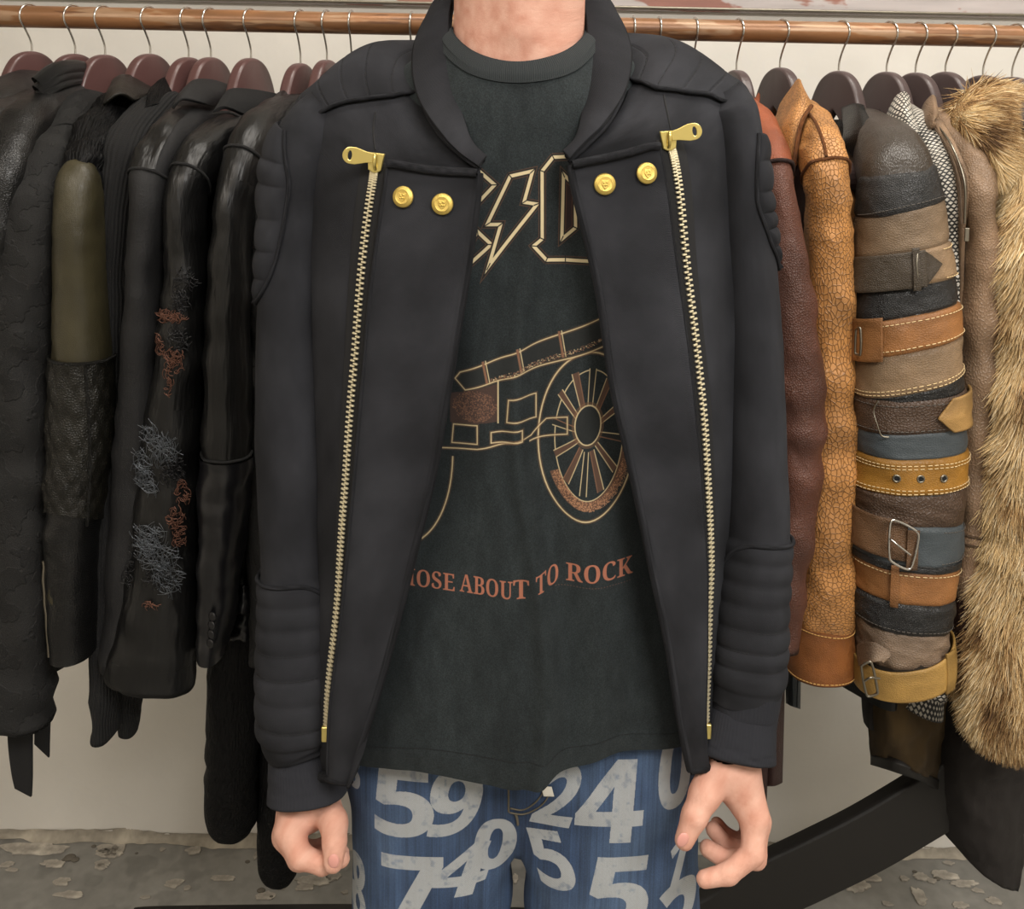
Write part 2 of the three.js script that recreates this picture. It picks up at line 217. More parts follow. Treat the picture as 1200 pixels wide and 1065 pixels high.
// ---------------------------------------------------------------- materials
const mat = (o) => new THREE.MeshPhysicalMaterial(o);
const leather = (color, rough = 0.45, bump = 0.0012, size = 0.16, map = null) => mat({ color, roughness: rough, map: map ? tile(map, 0.3) : null, bumpMap: tile(T.leather, size), bumpScale: bump, specularIntensity: 0.8 });
const M = {
  wall: mat({ map: tile(T.plaster, 1.6), bumpMap: tile(T.plasterB, 0.9), bumpScale: 0.004, roughness: 0.85 }),
  ceiling: mat({ color: 0xd8d4cc, roughness: 0.9 }),
  floor: mat({ map: tile(T.concrete, 1.1), bumpMap: tile(T.concreteB, 0.5), bumpScale: 0.003, roughness: 0.62 }),
  flake: mat({ color: 0xd9d3c6, map: tile(T.mottle, 0.1), roughness: 0.8, bumpMap: tile(T.concreteB, 0.12), bumpScale: 0.002 }),
  chip: mat({ color: 0x5e584e, roughness: 0.85 }),
  fillet: mat({ color: 0xcfc8b8, map: tile(T.mottle, 0.2), roughness: 0.9, bumpMap: tile(T.concreteB, 0.15), bumpScale: 0.004 }),
  rail: mat({ map: tile(T.rail, 1.1, 0.11), roughness: 0.38, metalness: 0.25, bumpMap: tile(T.concreteB, 0.2), bumpScale: 0.0006 }),
  board: mat({ map: tile(T.board, 1.3, 0.35), roughness: 0.55 }),
  black: mat({ color: 0x16130f, roughness: 0.6, bumpMap: tile(T.concreteB, 0.3), bumpScale: 0.001 }),
  hanger: mat({ color: 0x573b39, roughness: 0.38, clearcoat: 0.35, clearcoatRoughness: 0.3 }),
  hangerB: mat({ color: 0x4b3e3d, roughness: 0.42, clearcoat: 0.3, clearcoatRoughness: 0.3 }),
  chrome: mat({ color: 0xc9c6c0, roughness: 0.22, metalness: 1 }),
  steel: mat({ color: 0x8f897c, roughness: 0.35, metalness: 1 }),
  brass: mat({ color: 0xe3cf80, roughness: 0.28, metalness: 0.9 }),
  brassSoft: mat({ color: 0xdcc06a, roughness: 0.42, metalness: 0.85, bumpMap: tile(T.cloth, 0.01), bumpScale: 0.0001 }),
  teeth: mat({ color: 0xeadfbe, roughness: 0.35, metalness: 0.6 }),
  skin: mat({ map: tile(T.skin, 0.08), roughness: 0.55, specularIntensity: 0.4, bumpMap: tile(T.leather, 0.03), bumpScale: 0.0003, sheen: 0.3, sheenColor: new THREE.Color(0xffb090), sheenRoughness: 0.5 }),
  nail: mat({ color: 0xd99c90, roughness: 0.3 }),
  hair: mat({ color: 0x2a1d14, roughness: 0.6 }),
  sweat: mat({ color: 0x383a40, map: tile(T.mottle, 0.3), roughness: 0.95, bumpMap: tile(T.twill, 0.045), bumpScale: 0.0006, specularIntensity: 0.4 }),
  rib: mat({ color: 0x2b2c31, roughness: 0.95, bumpMap: tile(T.knit, 0.03), bumpScale: 0.0002, specularIntensity: 0.4 }),
  tape: mat({ color: 0x141416, roughness: 0.9 }),
  blackCloth: mat({ color: 0x0c0c0d, roughness: 0.95, bumpMap: tile(T.cloth, 0.06), bumpScale: 0.0006 }),
  wool: mat({ color: 0x0c0c0e, roughness: 0.7, bumpMap: tile(T.cloth, 0.08), bumpScale: 0.0008 }),
  knit: mat({ color: 0x0d0d0e, roughness: 0.95, bumpMap: tile(T.knit, 0.05), bumpScale: 0.002 }),
  lace: mat({ map: tile(T.lace, 0.22), roughness: 0.8, bumpMap: tile(T.laceB, 0.22), bumpScale: 0.002 }),
  pony: mat({ map: tile(T.pony, 0.3), roughness: 0.4, specularIntensity: 0.9, bumpMap: tile(T.ponyB, 0.3), bumpScale: 0.0022 }),
  blackFur: mat({ color: 0x050506, roughness: 0.6, bumpMap: tile(T.ponyB, 0.12), bumpScale: 0.005, specularIntensity: 0.4 }),
  satin: mat({ color: 0x0f0f12, roughness: 0.35 }),
  blackLeather: leather(0x0f0f0f, 0.3, 0.0007),
  greyLeather: leather(0x232120, 0.38, 0.0008),
  olive: leather(0x45412f, 0.33, 0.0004, 0.1, T.mottle),
  darkOlive: leather(0x1b1a15, 0.36, 0.0012, 0.16, T.mottle),
  brown: mat({ map: tile(T.brown, 0.35), roughness: 0.5, bumpMap: tile(T.leather, 0.14), bumpScale: 0.002 }),
  rust: leather(0x9c5434, 0.5, 0.0012, 0.16, T.mottle),
  darkBrown: leather(0x33201c, 0.5, 0.0012),
  tan: mat({ map: tile(T.crackleCol, 0.125), roughness: 0.5, bumpMap: tile(T.crackle, 0.125), bumpScale: 0.0012 }),
  cuffTan: leather(0xa2642f, 0.55, 0.0015, 0.1, T.mottle),
  snake: mat({ map: tile(T.snake, 0.2), roughness: 0.5, bumpMap: tile(T.snake, 0.16), bumpScale: 0.0006 }),
  taupe: leather(0x9c8269, 0.4, 0.0016, 0.2, T.mottle),
  suede: mat({ color: 0x55421f, map: tile(T.mottle, 0.25), roughness: 0.95, bumpMap: tile(T.cloth, 0.05), bumpScale: 0.0006 }),
  coatBrown: mat({ color: 0x1c1714, roughness: 0.9, bumpMap: tile(T.cloth, 0.08), bumpScale: 0.0006 }),
  slate: leather(0x333a3e, 0.5, 0.001),
  furSkin: mat({ map: tile(T.furcol, 0.2), roughness: 0.95, bumpMap: tile(T.ponyB, 0.1), bumpScale: 0.008 }),
  furHair: mat({ color: 0xffffff, roughness: 0.75 }),
};

// ---------------------------------------------------------------- the room
const ZW = G(600, 991).z;            // the wall stands where the floor ends in the photograph
const ZR = ZW + 0.34;                // the rail hangs in front of it
const XR = 2.6, ZB = 3.0, TH = 0.12;
const floor = structure('floor', box(2 * XR + 2 * TH, TH, ZB - ZW + 2 * TH, 0, -TH / 2, (ZB + ZW) / 2), M.floor, 'bare grey concrete floor with flaked paint by the wall', 'floor');
structure('wall_back', box(2 * XR + 2 * TH, CEIL, TH, 0, CEIL / 2, ZW - TH / 2), M.wall, 'off white plastered wall behind the clothes rail', 'wall');
structure('wall_left', box(TH, CEIL, ZB - ZW, -XR - TH / 2, CEIL / 2, (ZB + ZW) / 2), M.wall, 'off white side wall outside the picture, beyond the black garments', 'wall');
structure('wall_right', box(TH, CEIL, ZB - ZW, XR + TH / 2, CEIL / 2, (ZB + ZW) / 2), M.wall, 'off white side wall outside the picture, beyond the fur coat', 'wall');
structure('wall_front', box(2 * XR + 2 * TH, CEIL, TH, 0, CEIL / 2, ZB + TH / 2), M.wall, 'off white wall behind the photographer', 'wall');
structure('ceiling', box(2 * XR + 2 * TH, TH, ZB - ZW + 2 * TH, 0, CEIL + TH / 2, (ZB + ZW) / 2), M.ceiling, 'plain white ceiling', 'ceiling');
{ // rough plaster fillet where wall meets floor
  structure('baseboard_back', grid((u, v) => {
    const x = mix(-XR, XR, u), n = fbm3(x * 9, 1, 3, 4), h = 0.017 + 0.01 * n, d = 0.018 + 0.014 * fbm3(x * 12, 7, 2, 4), t = v * Math.PI / 2;
    return V(x, h * (1 - Math.sin(t)) + 0.001, ZW + 0.001 + d * (1 - Math.cos(t)) + 0.002 * noise3(x * 60, v * 5, 3));
  }, 900, 6), M.fillet, 'rough cream plaster fillet along the foot of the wall', 'baseboard');
}
{ // flaked paint and plaster lying on the concrete: [px, py, half width px, half height px]
  const r = rng(77), list = [[40, 990, 40, 8], [132, 987, 16, 6], [125, 1000, 14, 5], [62, 1013, 14, 5], [120, 1012, 10, 4], [72, 1034, 10, 5], [80, 1049, 16, 4], [8, 1014, 8, 3], [14, 1020, 7, 2], [204, 1036, 11, 5], [130, 1003, 8, 3], [140, 992, 8, 7], [118, 1016, 8, 4], [228, 993, 10, 5], [370, 1032, 22, 7], [358, 1040, 12, 4], [390, 1028, 10, 5], [312, 1050, 12, 5], [330, 1040, 6, 4], [300, 1003, 3, 5], [262, 1030, 14, 3], [190, 996, 3, 2], [220, 1041, 4, 3], [404, 1046, 4, 2], [170, 1052, 6, 2],
    [890, 1027, 8, 3], [1006, 1038, 16, 9], [1020, 1030, 14, 4], [1107, 1026, 15, 6], [1080, 1028, 10, 4], [1078, 1052, 7, 11], [1126, 1061, 10, 4], [1165, 1056, 10, 5], [1060, 1030, 5, 3], [1092, 1033, 6, 3], [1130, 1036, 16, 4], [850, 1052, 10, 3], [1145, 1044, 8, 3], [1004, 1016, 8, 2], [945, 1012, 7, 2], [870, 1020, 5, 2], [604, 1030, 3, 6], [1186, 1038, 9, 3], [1112, 1012, 6, 2], [1040, 1060, 6, 3]];
  for (const [px, py, a, b] of list) {
    const c = G(px, py), n = 30, k = mpp(px, py, c.z), depth = Math.abs(G(px, py - b).z - G(px, py + b).z) / 2, sh = new THREE.Shape();
    for (let i = 0; i < n; i++) { const t = i / n * 2 * Math.PI, q = 0.9 + 0.55 * fbm3(Math.cos(t) * 1.6 + px, Math.sin(t) * 1.6 + py, 3) + 0.22 * (r() - 0.5), x = Math.cos(t) * a * k * q, y = Math.sin(t) * depth * q; if (i) sh.lineTo(x, y); else sh.moveTo(x, y); }
    const g = new THREE.ExtrudeGeometry(sh, { depth: 0.0015, bevelEnabled: true, bevelSize: 0.001, bevelThickness: 0.0008, bevelSegments: 1 }).rotateX(-Math.PI / 2).translate(c.x, 0.0008, Math.max(c.z, ZW + depth + 0.02));
    part(floor, 'paint_flake', g, M.flake);
  }
  for (const [px, py, a] of [[82, 1006, 7], [88, 1008, 5], [76, 1008, 4], [110, 992, 3], [290, 1010, 3], [306, 1044, 5], [318, 1052, 4], [160, 1000, 2], [1098, 1030, 4], [1072, 1022, 3]]) {
    const c = G(px, py), k = mpp(px, py, c.z), q = new THREE.IcosahedronGeometry(a * k, 1).scale(1, 0.35, 0.8).translate(c.x, a * k * 0.2, c.z); part(floor, 'paint_flake', metres(q), M.chip);
  }
}
{ // flat metal board fixed to the wall above the rail
  const yb = P(900, 15, ZW + 0.015).y;
  const b = structure('trim_1', metres(new RoundedBoxGeometry(2 * XR - 0.02, 0.34, 0.014, 2, 0.003).translate(0, yb + 0.17, ZW + 0.008)), M.board, 'grey painted board with brown rust marks on the wall above the rail', 'board');
  part(b, 'edge_strip', metres(new RoundedBoxGeometry(2 * XR - 0.02, 0.005, 0.006, 1, 0.002).translate(0, yb + 0.005, ZW + 0.0175)), M.steel);
}
PANELS.forEach(([x, z, w, d, power, color], i) => {
  const o = thing('ceiling_light', ['wide square ceiling light panel', 'smaller square ceiling light panel', 'long narrow ceiling light panel over the rail'][i] + ', outside the picture', 'ceiling light', V(x, CEIL, z), 'ceiling lights');
  part(o, 'frame', metres(new RoundedBoxGeometry(w + 0.06, 0.04, d + 0.06, 2, 0.006).translate(x, CEIL - 0.02, z)), M.ceiling);
  part(o, 'diffuser', box(w, 0.006, d, x, CEIL - 0.0435, z), mat({ color: 0xffffff, emissive: color, emissiveIntensity: 1.2, roughness: 0.6 }));
  const l = new THREE.RectAreaLight(color, power, w, d); l.position.set(0, -0.052, 0); l.lookAt(0, -5, 0); l.rotation.set(-Math.PI / 2, 0, 0); o.add(l);
});

// ---------------------------------------------------------------- rail, hangers and the black runner below
const YR = P(600, 31, ZR).y, RR = 0.0168;
{
  const o = thing('clothes_rail', 'long brown worn metal pipe carrying all the hangers', 'clothes rail', V(0, YR, ZR));
  part(o, 'pipe', (() => { const g = new THREE.CylinderGeometry(RR, RR, 3.6, 40, 1, true).rotateZ(Math.PI / 2).translate(0, YR, ZR), p = g.attributes.position, u = g.attributes.uv; for (let k = 0; k < p.count; k++) u.setXY(k, p.getX(k), u.getX(k) * 0.11); return g; })(), M.rail);
  for (const s of [-1, 1]) { part(o, 'wall_bracket', wire([V(s * 1.79, YR, ZR), V(s * 1.8, YR, ZR), V(s * 1.81, YR, ZR - 0.02), V(s * 1.81, YR, (ZR + ZW) / 2), V(s * 1.81, YR, ZW + 0.002)], RR, 20, 16), M.rail); part(o, 'flange', new THREE.CylinderGeometry(0.045, 0.045, 0.008, 24).rotateX(Math.PI / 2).translate(s * 1.81, YR, ZW + 0.005), M.steel); }
}
{ // black runner: lies on the floor under the rail and sweeps up behind the long coats
  const zc = ZR + 0.06, top = [[150, 1064], [200, 1062], [410, 1058], [610, 1062], [740, 1072], [820, 1062], [872, 1031], [938, 998], [1004, 964], [1078, 918], [1150, 872], [1230, 815]], th = [64, 64, 64, 64, 66, 70, 72, 74, 76, 78, 80, 82];
  top.forEach((q, i) => { if (i < 5) q[1] = [1064, 1062, 1060, 1066, 1074][i]; });
  const up = top.map(([x, y], i) => { const q = P(x, y - [-15, -15, -15, -13, -6, 4, 8, 7, 6, 4, 2, 0][i], zc + 0.016); return [q.x, q.y, zc]; });
  const g = grid((u, v) => { const p = cr(up, v), q = cr(up, Math.min(1, v + 0.01)), q0 = cr(up, Math.max(0, v - 0.01)), t = V(q[0] - q0[0], q[1] - q0[1], 0).normalize(), nn = V(t.y, -t.x, 0), h = 0.105; const k = [[0, 0.012], [0, -0.012], [0.004, -0.016], [h - 0.004, -0.016], [h, -0.012], [h, 0.012], [h - 0.004, 0.016], [0.004, 0.016]], f = u * 8, i = Math.floor(f) % 8, j = (i + 1) % 8, s = f - Math.floor(f); const a = mix(k[i][0], k[j][0], s), b = mix(k[i][1], k[j][1], s); return V(p[0], p[1], p[2] + b).addScaledVector(nn, a); }, 24, 80, { closed: true, cap: true });
  solo('curved_runner', g, M.black, 'black flat bar curving up from the floor under the coats', 'rack base');
}
const hangerGeom = (() => {   // the wooden yoke in its own axes: x along the arms, top of the arch at the origin
  const up = [[0, 0], [0.016, -0.003], [0.03, -0.012], [0.042, -0.03], [0.053, -0.056], [0.07, -0.082], [0.1, -0.104], [0.15, -0.124], [0.2, -0.141], [0.213, -0.15]], low = [[0.213, -0.168], [0.19, -0.163], [0.14, -0.146], [0.09, -0.127], [0.055, -0.108], [0.03, -0.085], [0.012, -0.062], [0, -0.052]];
  const pts = [...up, ...low].map(([x, y]) => [x > 0.05 ? 0.05 + (x - 0.05) * 0.8 : x, y]); const full = [...pts.map((p) => new THREE.Vector2(p[0], p[1])), ...pts.slice(1, -1).reverse().map((p) => new THREE.Vector2(-p[0], p[1]))];
  const c = new THREE.CatmullRomCurve3(full.map((p) => V(p.x, p.y, 0)), true, 'centripetal'), s = new THREE.Shape(c.getPoints(120).map((p) => new THREE.Vector2(p.x, p.y)));
  const g = new THREE.ExtrudeGeometry(s, { depth: 0.007, bevelEnabled: true, bevelThickness: 0.0055, bevelSize: 0.005, bevelSegments: 4, curveSegments: 8 }); g.translate(0, -0.005, -0.0035);
  const p = g.attributes.position; for (let k = 0; k < p.count; k++) { const t = Math.abs(p.getX(k)) / 0.213; p.setZ(k, p.getZ(k) * (1 + 1.2 * t * t)); }
  g.computeVertexNormals(); return g;
})();
const hangers = {};
function hanger(key, px, pyTop, yaw, m, label, dz = 0) {
  const top = P(px, pyTop, ZR + dz); top.z = ZR;
  const o = new THREE.Group(); o.name = numbered('wooden_hanger'); o.position.copy(top); o.rotation.y = yaw + Math.PI / 2; o.userData = { label, category: 'hanger', group: 'wooden hangers on the rail' }; scene.add(o);
  const y = shade(new THREE.Mesh(hangerGeom, m)); y.name = 'yoke'; o.add(y);
  // hook: arms run along local x; the hook bends over the rail on the camera's side
  const H = YR - top.y, R = RR + 0.0022, s = -1, hk = [V(0, -0.006, 0), V(0, Math.max(0.004, (H - R) * 0.35), 0), V(s * R * 0.45, H - R * 1.15, 0)];
  for (let a = -30; a <= 205; a += 15) { const t = a * Math.PI / 180; hk.push(V(s * R * Math.cos(t), H + R * Math.sin(t), 0)); }
  const k = shade(new THREE.Mesh(wire(hk, 0.0016, 70, 8), M.chrome)); k.name = 'hook'; o.add(k);
  hangers[key] = { top, yaw, dir: V(Math.sin(yaw), 0, Math.cos(yaw)) };
  return o;
}
const D2R = Math.PI / 180;
// the hanger arms point towards the camera; the near shoulder swings outwards by the yaw
[['L0', 37, 60, -26, 'leftmost wooden hanger, holding the grey leather jacket'], ['L1', 88, 63, -26, 'wooden hanger under the shiny black leather stand collar'], ['L2', 123, 64, -24, 'wooden hanger of the black brocade coat'],
  ['L3', 176, 63, -23, 'wooden hanger of the jacket with the olive leather sleeve'], ['L4', 221, 67, -20, 'wooden hanger of the black ribbed cardigan'], ['L5', 247, 67, -20, 'wooden hanger of the black wool jacket with grey shoulder patch'],
  ['L6', 294, 68, -20, 'wooden hanger of the embroidered black coat'], ['L7', 352, 74, -16, 'wooden hanger of the black blazer with four cuff buttons'], ['L8', 383, 70, -14, 'wooden hanger of the crinkled black jacket beside the person'],
].forEach(([k, x, y, a, l]) => hanger(k, x, y, a * D2R, M.hanger, l));
[['R1', 863, 82, 14, 'wooden hanger of the dark brown leather coat'], ['R2', 914, 79, 20, 'wooden hanger rising out of the tan crackled leather collar'], ['R3', 983, 83, 24, 'wooden hanger of the patchwork leather jacket, its arch open'],
  ['R4', 1039, 84, 22, 'wooden hanger of the snakeskin print jacket'], ['R5', 1073, 85, 22, 'wooden hanger of the taupe leather jacket with zip'], ['R8', 1108, 84, 22, 'wooden hanger just behind the fur collar, over the olive suede coat'],
  ['R6', 1152, 88, 24, 'wooden hanger inside the fur coat collar'], ['R7', 1186, 90, 26, 'rightmost wooden hanger, of the dark leather collar past the fur'],
].forEach(([k, x, y, a, l]) => hanger(k, x, y, a * D2R, M.hangerB, l));
for (const [k, x, y, l] of [['H1', 412, 78, 'wooden hanger next to that of the crinkled jacket, yoke hidden by the person'], ['H2', 482, 80, 'wooden hanger closest to the neck of the person on the black garments side'], ['H3', 740, 84, 'wooden hanger closest to the neck of the person on the brown leather side'], ['H4', 770, 84, 'second wooden hanger from the neck of the person towards the brown leather coat'], ['H5', 812, 84, 'wooden hanger next to that of the brown leather coat, yoke hidden by the person']]) hanger(k, x, y, (x - 600) / 600 * 0.3, M.hangerB, l);

// ---------------------------------------------------------------- garments
const BASEY = (S) => { const p = P(S[0], S[1], S[2]); return p; };
function garment(name, label, category, group, basePx) { return thing(name, label, category, P(...basePx), group); }
// flat body of a garment hanging from its hanger
function bodyOf(o, key, hemPx, material, { a = 0.19, b = 0.024, shift = 0, name = 'coat_body', seed = 1 } = {}) {
  const h = hangers[key], n = h.dir, f = V(n.z, 0, -n.x), c = h.top.clone().addScaledVector(f, shift), y1 = P(hemPx[0], hemPx[1], ZR + 0.1).y, y0 = h.top.y - 0.075;
  const prof = [[0.05, 0.015, 0], [0.09, 0.02, 0.025], [a * 0.9, b * 0.8, 0.09], [a, b, 0.14], [a * 0.97, b * 1.1, 0.3], [a * 0.98, b * 1.15, 0.6], [a, b * 1.2, 1]];
  const L = y0 - y1;
  part(o, name, grid((u, v) => { const q = cr(prof.map((p, i) => [p[0], p[1], i < 4 ? p[2] : mix(0.14, L, (p[2] - 0.14) / 0.86)]), v), t = u * 2 * Math.PI, w = 0.35 * noise3(Math.cos(t) * 2 + seed * 7, v * 1.5, Math.sin(t) * 2); return c.clone().addScaledVector(n, Math.cos(t) * q[0]).addScaledVector(f, Math.sign(Math.sin(t)) * Math.pow(Math.abs(Math.sin(t)), 0.8) * q[1] * (1 + w)).add(V(0, y0 - c.y - q[2], 0)); }, 48, 40, { closed: true, cap: true }), material);
}
const ZS = ZR + 0.23;    // depth of the near sleeves
const R_ = (rows) => rows.map(([px, py, dz, hw, d], i) => [px, py, ZS - dz, hw, d ?? (rows.length > 4 && i < 2 ? [0.018, 0.03][i] : 0.042)]);
// thread along a path on a surface: little stitches
function stitches(S, path, n, len, r) { const out = []; for (let i = 0; i < n; i++) { const a = S(...path((i + 0.2) / n)), b = S(...path((i + 0.75) / n)); const d = b.clone().sub(a), g = new THREE.CapsuleGeometry(r, Math.max(0.0005, d.length()), 2, 5); g.applyQuaternion(new THREE.Quaternion().setFromUnitVectors(V(0, 1, 0), d.normalize())); g.translate((a.x + b.x) / 2, (a.y + b.y) / 2, (a.z + b.z) / 2); out.push(g); } return merge(out); }
const seamLine = (S, path, r, seg = 40, h = 0.0008) => wire(Array.from({ length: 24 }, (_, i) => { const q = path(i / 23); return S(q[0], q[1], q[2] ?? h); }), r, seg, 6);
const ring = (S, v, r = 0.0016, h = 0.0006) => wire(Array.from({ length: 40 }, (_, i) => S(i / 40, v, h)), r, 80, 6, true);
const LG = 'black garments hanging at one end of the rail', RG = 'leather and fur garments hanging at the other end of the rail';

{ // L0 grey leather jacket, mostly outside the frame
  const o = garment('leather_jacket', 'grey leather jacket with flat collar hanging at the very end of the rail', 'jacket', LG, [-20, 700, ZS]);
  bodyOf(o, 'L0', [-20, 760], M.greyLeather, { seed: 2 });
  part(o, 'sleeve', tube(R_([[42, 118, 0.17, 18], [12, 136, 0.1, 26], [-24, 176, 0.03, 34], [-40, 260, 0, 36], [-46, 450, 0, 38], [-50, 740, 0, 34]]), { wrinkle: 0.01 })[0], M.greyLeather);
  part(o, 'collar', net([[[52, 84, ZR - 0.03], [28, 84, ZR + 0.02], [2, 92, ZR + 0.06], [-24, 108, ZR + 0.08]], [[60, 92, ZR], [34, 96, ZR + 0.05], [8, 104, ZR + 0.1], [-24, 116, ZR + 0.12]], [[58, 104, ZR + 0.02], [30, 116, ZR + 0.09], [4, 122, ZR + 0.13], [-24, 130, ZR + 0.14]], [[30, 122, ZR + 0.03], [20, 119, ZR + 0.08], [-2, 118, ZR + 0.12], [-24, 130, ZR + 0.13]]], 0.004, 24, 18, 0.004), M.greyLeather);
}
{ // L1 shiny leather with a gathered stand collar
  const o = garment('leather_jacket', 'shiny black leather jacket with gathered stand collar', 'jacket', LG, [20, 800, ZS]);
  bodyOf(o, 'L1', [10, 740], M.blackLeather, { seed: 3 });
  part(o, 'sleeve', tube(R_([[82, 106, 0.19, 22], [52, 130, 0.12, 27], [20, 172, 0.04, 33], [2, 230, 0, 34], [-4, 340, 0, 34], [-8, 560, 0, 34], [-10, 800, 0, 30]]), { wrinkle: 0.008, wf: 22 })[0], M.blackLeather);
  for (let i = 0; i < 3; i++) part(o, 'collar_fold', wire([[104, 82 + i * 7, ZR - 0.04], [84, 79 + i * 8, ZR + 0.03], [62, 84 + i * 9, ZR + 0.075], [44, 98 + i * 9, ZR + 0.09]].map((q) => P(q[0], q[1], q[2] + 0.035)), 0.0115 - 0.001 * i, 30, 12), M.blackLeather);
}
{ // L2 brocade coat with belt ends
  const o = garment('brocade_coat', 'long black brocade coat with loose belt ends hanging below the hem', 'coat', LG, [30, 860, ZS]);
  bodyOf(o, 'L2', [60, 770], M.lace, { seed: 4, a: 0.2 });
  part(o, 'sleeve', tube(R_([[102, 128, 0.2, 18], [80, 156, 0.12, 25], [52, 206, 0.03, 32], [37, 290, 0, 31], [30, 400, 0, 34], [28, 560, 0, 34], [24, 720, 0, 36], [22, 852, 0, 38]]), { wrinkle: 0.01, nv: 80 })[0], M.lace);
  part(o, 'collar', net([[[128, 108, ZR - 0.03], [110, 106, ZR + 0.02], [92, 107, ZR + 0.06], [78, 112, ZR + 0.085]], [[130, 114, ZR - 0.01], [112, 116, ZR + 0.05], [86, 118, ZR + 0.1], [66, 128, ZR + 0.12]], [[122, 128, ZR + 0.02], [106, 134, ZR + 0.09], [80, 138, ZR + 0.14], [56, 146, ZR + 0.15]], [[104, 140, ZR + 0.05], [96, 151, ZR + 0.12], [76, 147, ZR + 0.16], [50, 156, ZR + 0.165]]], 0.004, 26, 20), M.lace);
  part(o, 'belt_end', net([[[8, 820, ZS - 0.02], [38, 820, ZS - 0.015]], [[9, 870, ZS - 0.02], [37, 870, ZS - 0.01]], [[13, 905, ZS - 0.02], [37, 910, ZS - 0.012]], [[17, 924, ZS - 0.02], [36, 934, ZS - 0.015]]], 0.003, 10, 24), M.blackCloth);
  part(o, 'belt_end', net([[[38, 800, ZS - 0.08], [62, 780, ZS - 0.08]], [[40, 850, ZS - 0.08], [58, 840, ZS - 0.07]], [[40, 872, ZS - 0.08], [57, 888, ZS - 0.08]]], 0.003, 10, 24), M.blackCloth);
}
{ // L3 olive leather sleeve, fur shoulder
  const o = garment('mixed_jacket', 'black fur shouldered jacket with olive leather sleeve and zipped cuff', 'jacket', LG, [88, 780, ZS]);
  bodyOf(o, 'L3', [100, 660], M.blackFur, { seed: 5 });
  part(o, 'fur_shoulder', tube(R_([[150, 112, 0.2, 18], [132, 135, 0.13, 22], [112, 172, 0.06, 25], [100, 214, 0.01, 23], [96, 235, 0, 20]]), { wrinkle: 0.012, wf: 60 })[0], M.blackFur);
  const rows = R_([[92, 200, 0.0, 16], [93, 214, -0.012, 24], [94, 260, -0.012, 26], [95, 330, -0.01, 28], [96, 420, -0.01, 32], [95, 500, -0.01, 34], [91, 570, -0.01, 31], [86, 630, -0.01, 28], [86, 700, -0.01, 25], [87, 772, -0.01, 21]]);
  const [g, S] = tube(rows, { wrinkle: 0.003, nv: 90 }); part(o, 'sleeve', g, M.olive);
  const lower = grid((u, v) => S(mix(0, 1, u), mix(S.v(420), S.v(612) - 0.03 * Math.sin(u * 2 * Math.PI), v), 0.0025 + 0.002 * Math.abs(Math.sin((v * 5 + u * 14) * Math.PI)) * Math.abs(Math.sin((v * 5 - u * 14) * Math.PI))), 100, 60, { closed: true }); part(o, 'quilted_elbow', lower, M.darkOlive);
  part(o, 'forearm', grid((u, v) => S(u, mix(S.v(608) - 0.03 * Math.sin(u * 2 * Math.PI), S.v(776), v), 0.0015 + 0.003 * fbm3(u * 6, v * 5, 4)), 60, 50, { closed: true }), M.blackLeather);
  part(o, 'seam', ring(S, S.v(421), 0.0022, 0.003), M.darkOlive); part(o, 'seam', seamLine(S, (t) => [0.17 - 0.06 * t, mix(S.v(425), S.v(610), t), 0.0045], 0.0022), M.darkOlive);
  part(o, 'cuff_zip', seamLine(S, (t) => [0.44, mix(S.v(660), 1, t), 0.003], 0.0028), M.steel);
  part(o, 'zip_pull', (() => { const c = P(67, 774, ZS + 0.03), k = []; for (let i = 0; i < 24; i++) { const t = i / 24 * 2 * Math.PI; k.push(V(c.x + 0.0055 * Math.cos(t), c.y + 0.008 * Math.sin(t), c.z)); } return merge([wire(k, 0.0014, 40, 6, true), wire([P(70, 762, ZS + 0.03), P(68, 768, ZS + 0.03)], 0.003, 6, 8)]); })(), M.steel);
  part(o, 'collar', net([[[172, 98, ZR - 0.01], [158, 92, ZR + 0.03], [144, 90, ZR + 0.06], [134, 96, ZR + 0.08]], [[176, 106, ZR + 0.02], [158, 104, ZR + 0.08], [140, 102, ZR + 0.12], [126, 112, ZR + 0.13]], [[172, 112, ZR + 0.05], [157, 119, ZR + 0.12], [140, 112, ZR + 0.15], [122, 124, ZR + 0.15]]], 0.004, 22, 14, 0.006), M.darkOlive);
}
{ // L4 ribbed cardigan
  const o = garment('ribbed_cardigan', 'black ribbed knit cardigan squeezed between leather sleeve and wool jacket', 'cardigan', LG, [140, 866, ZS]);
  bodyOf(o, 'L4', [150, 740], M.knit, { seed: 6 });
  part(o, 'sleeve', tube(R_([[194, 118, 0.19, 20], [174, 140, 0.12, 27], [152, 180, 0.06, 26], [140, 240, 0.04, 22], [136, 330, 0.04, 19], [134, 480, 0.04, 20], [130, 650, 0.04, 22], [128, 800, 0.04, 16], [127, 864, 0.04, 12]]), { wrinkle: 0.005 })[0], M.knit);
  part(o, 'sleeve', tube(R_([[160, 600, 0.08, 16], [158, 700, 0.08, 17], [154, 800, 0.08, 15], [151, 862, 0.08, 11, 0.02]]), { wrinkle: 0.007 })[0], M.knit);
  part(o, 'collar', net([[[206, 98, ZR - 0.02], [194, 92, ZR + 0.03], [178, 104, ZR + 0.08]], [[206, 112, ZR + 0.03], [190, 108, ZR + 0.08], [172, 116, ZR + 0.12]], [[198, 126, ZR + 0.06], [184, 124, ZR + 0.12], [168, 130, ZR + 0.14]]], 0.004, 18, 14, 0.006), M.blackFur);
}
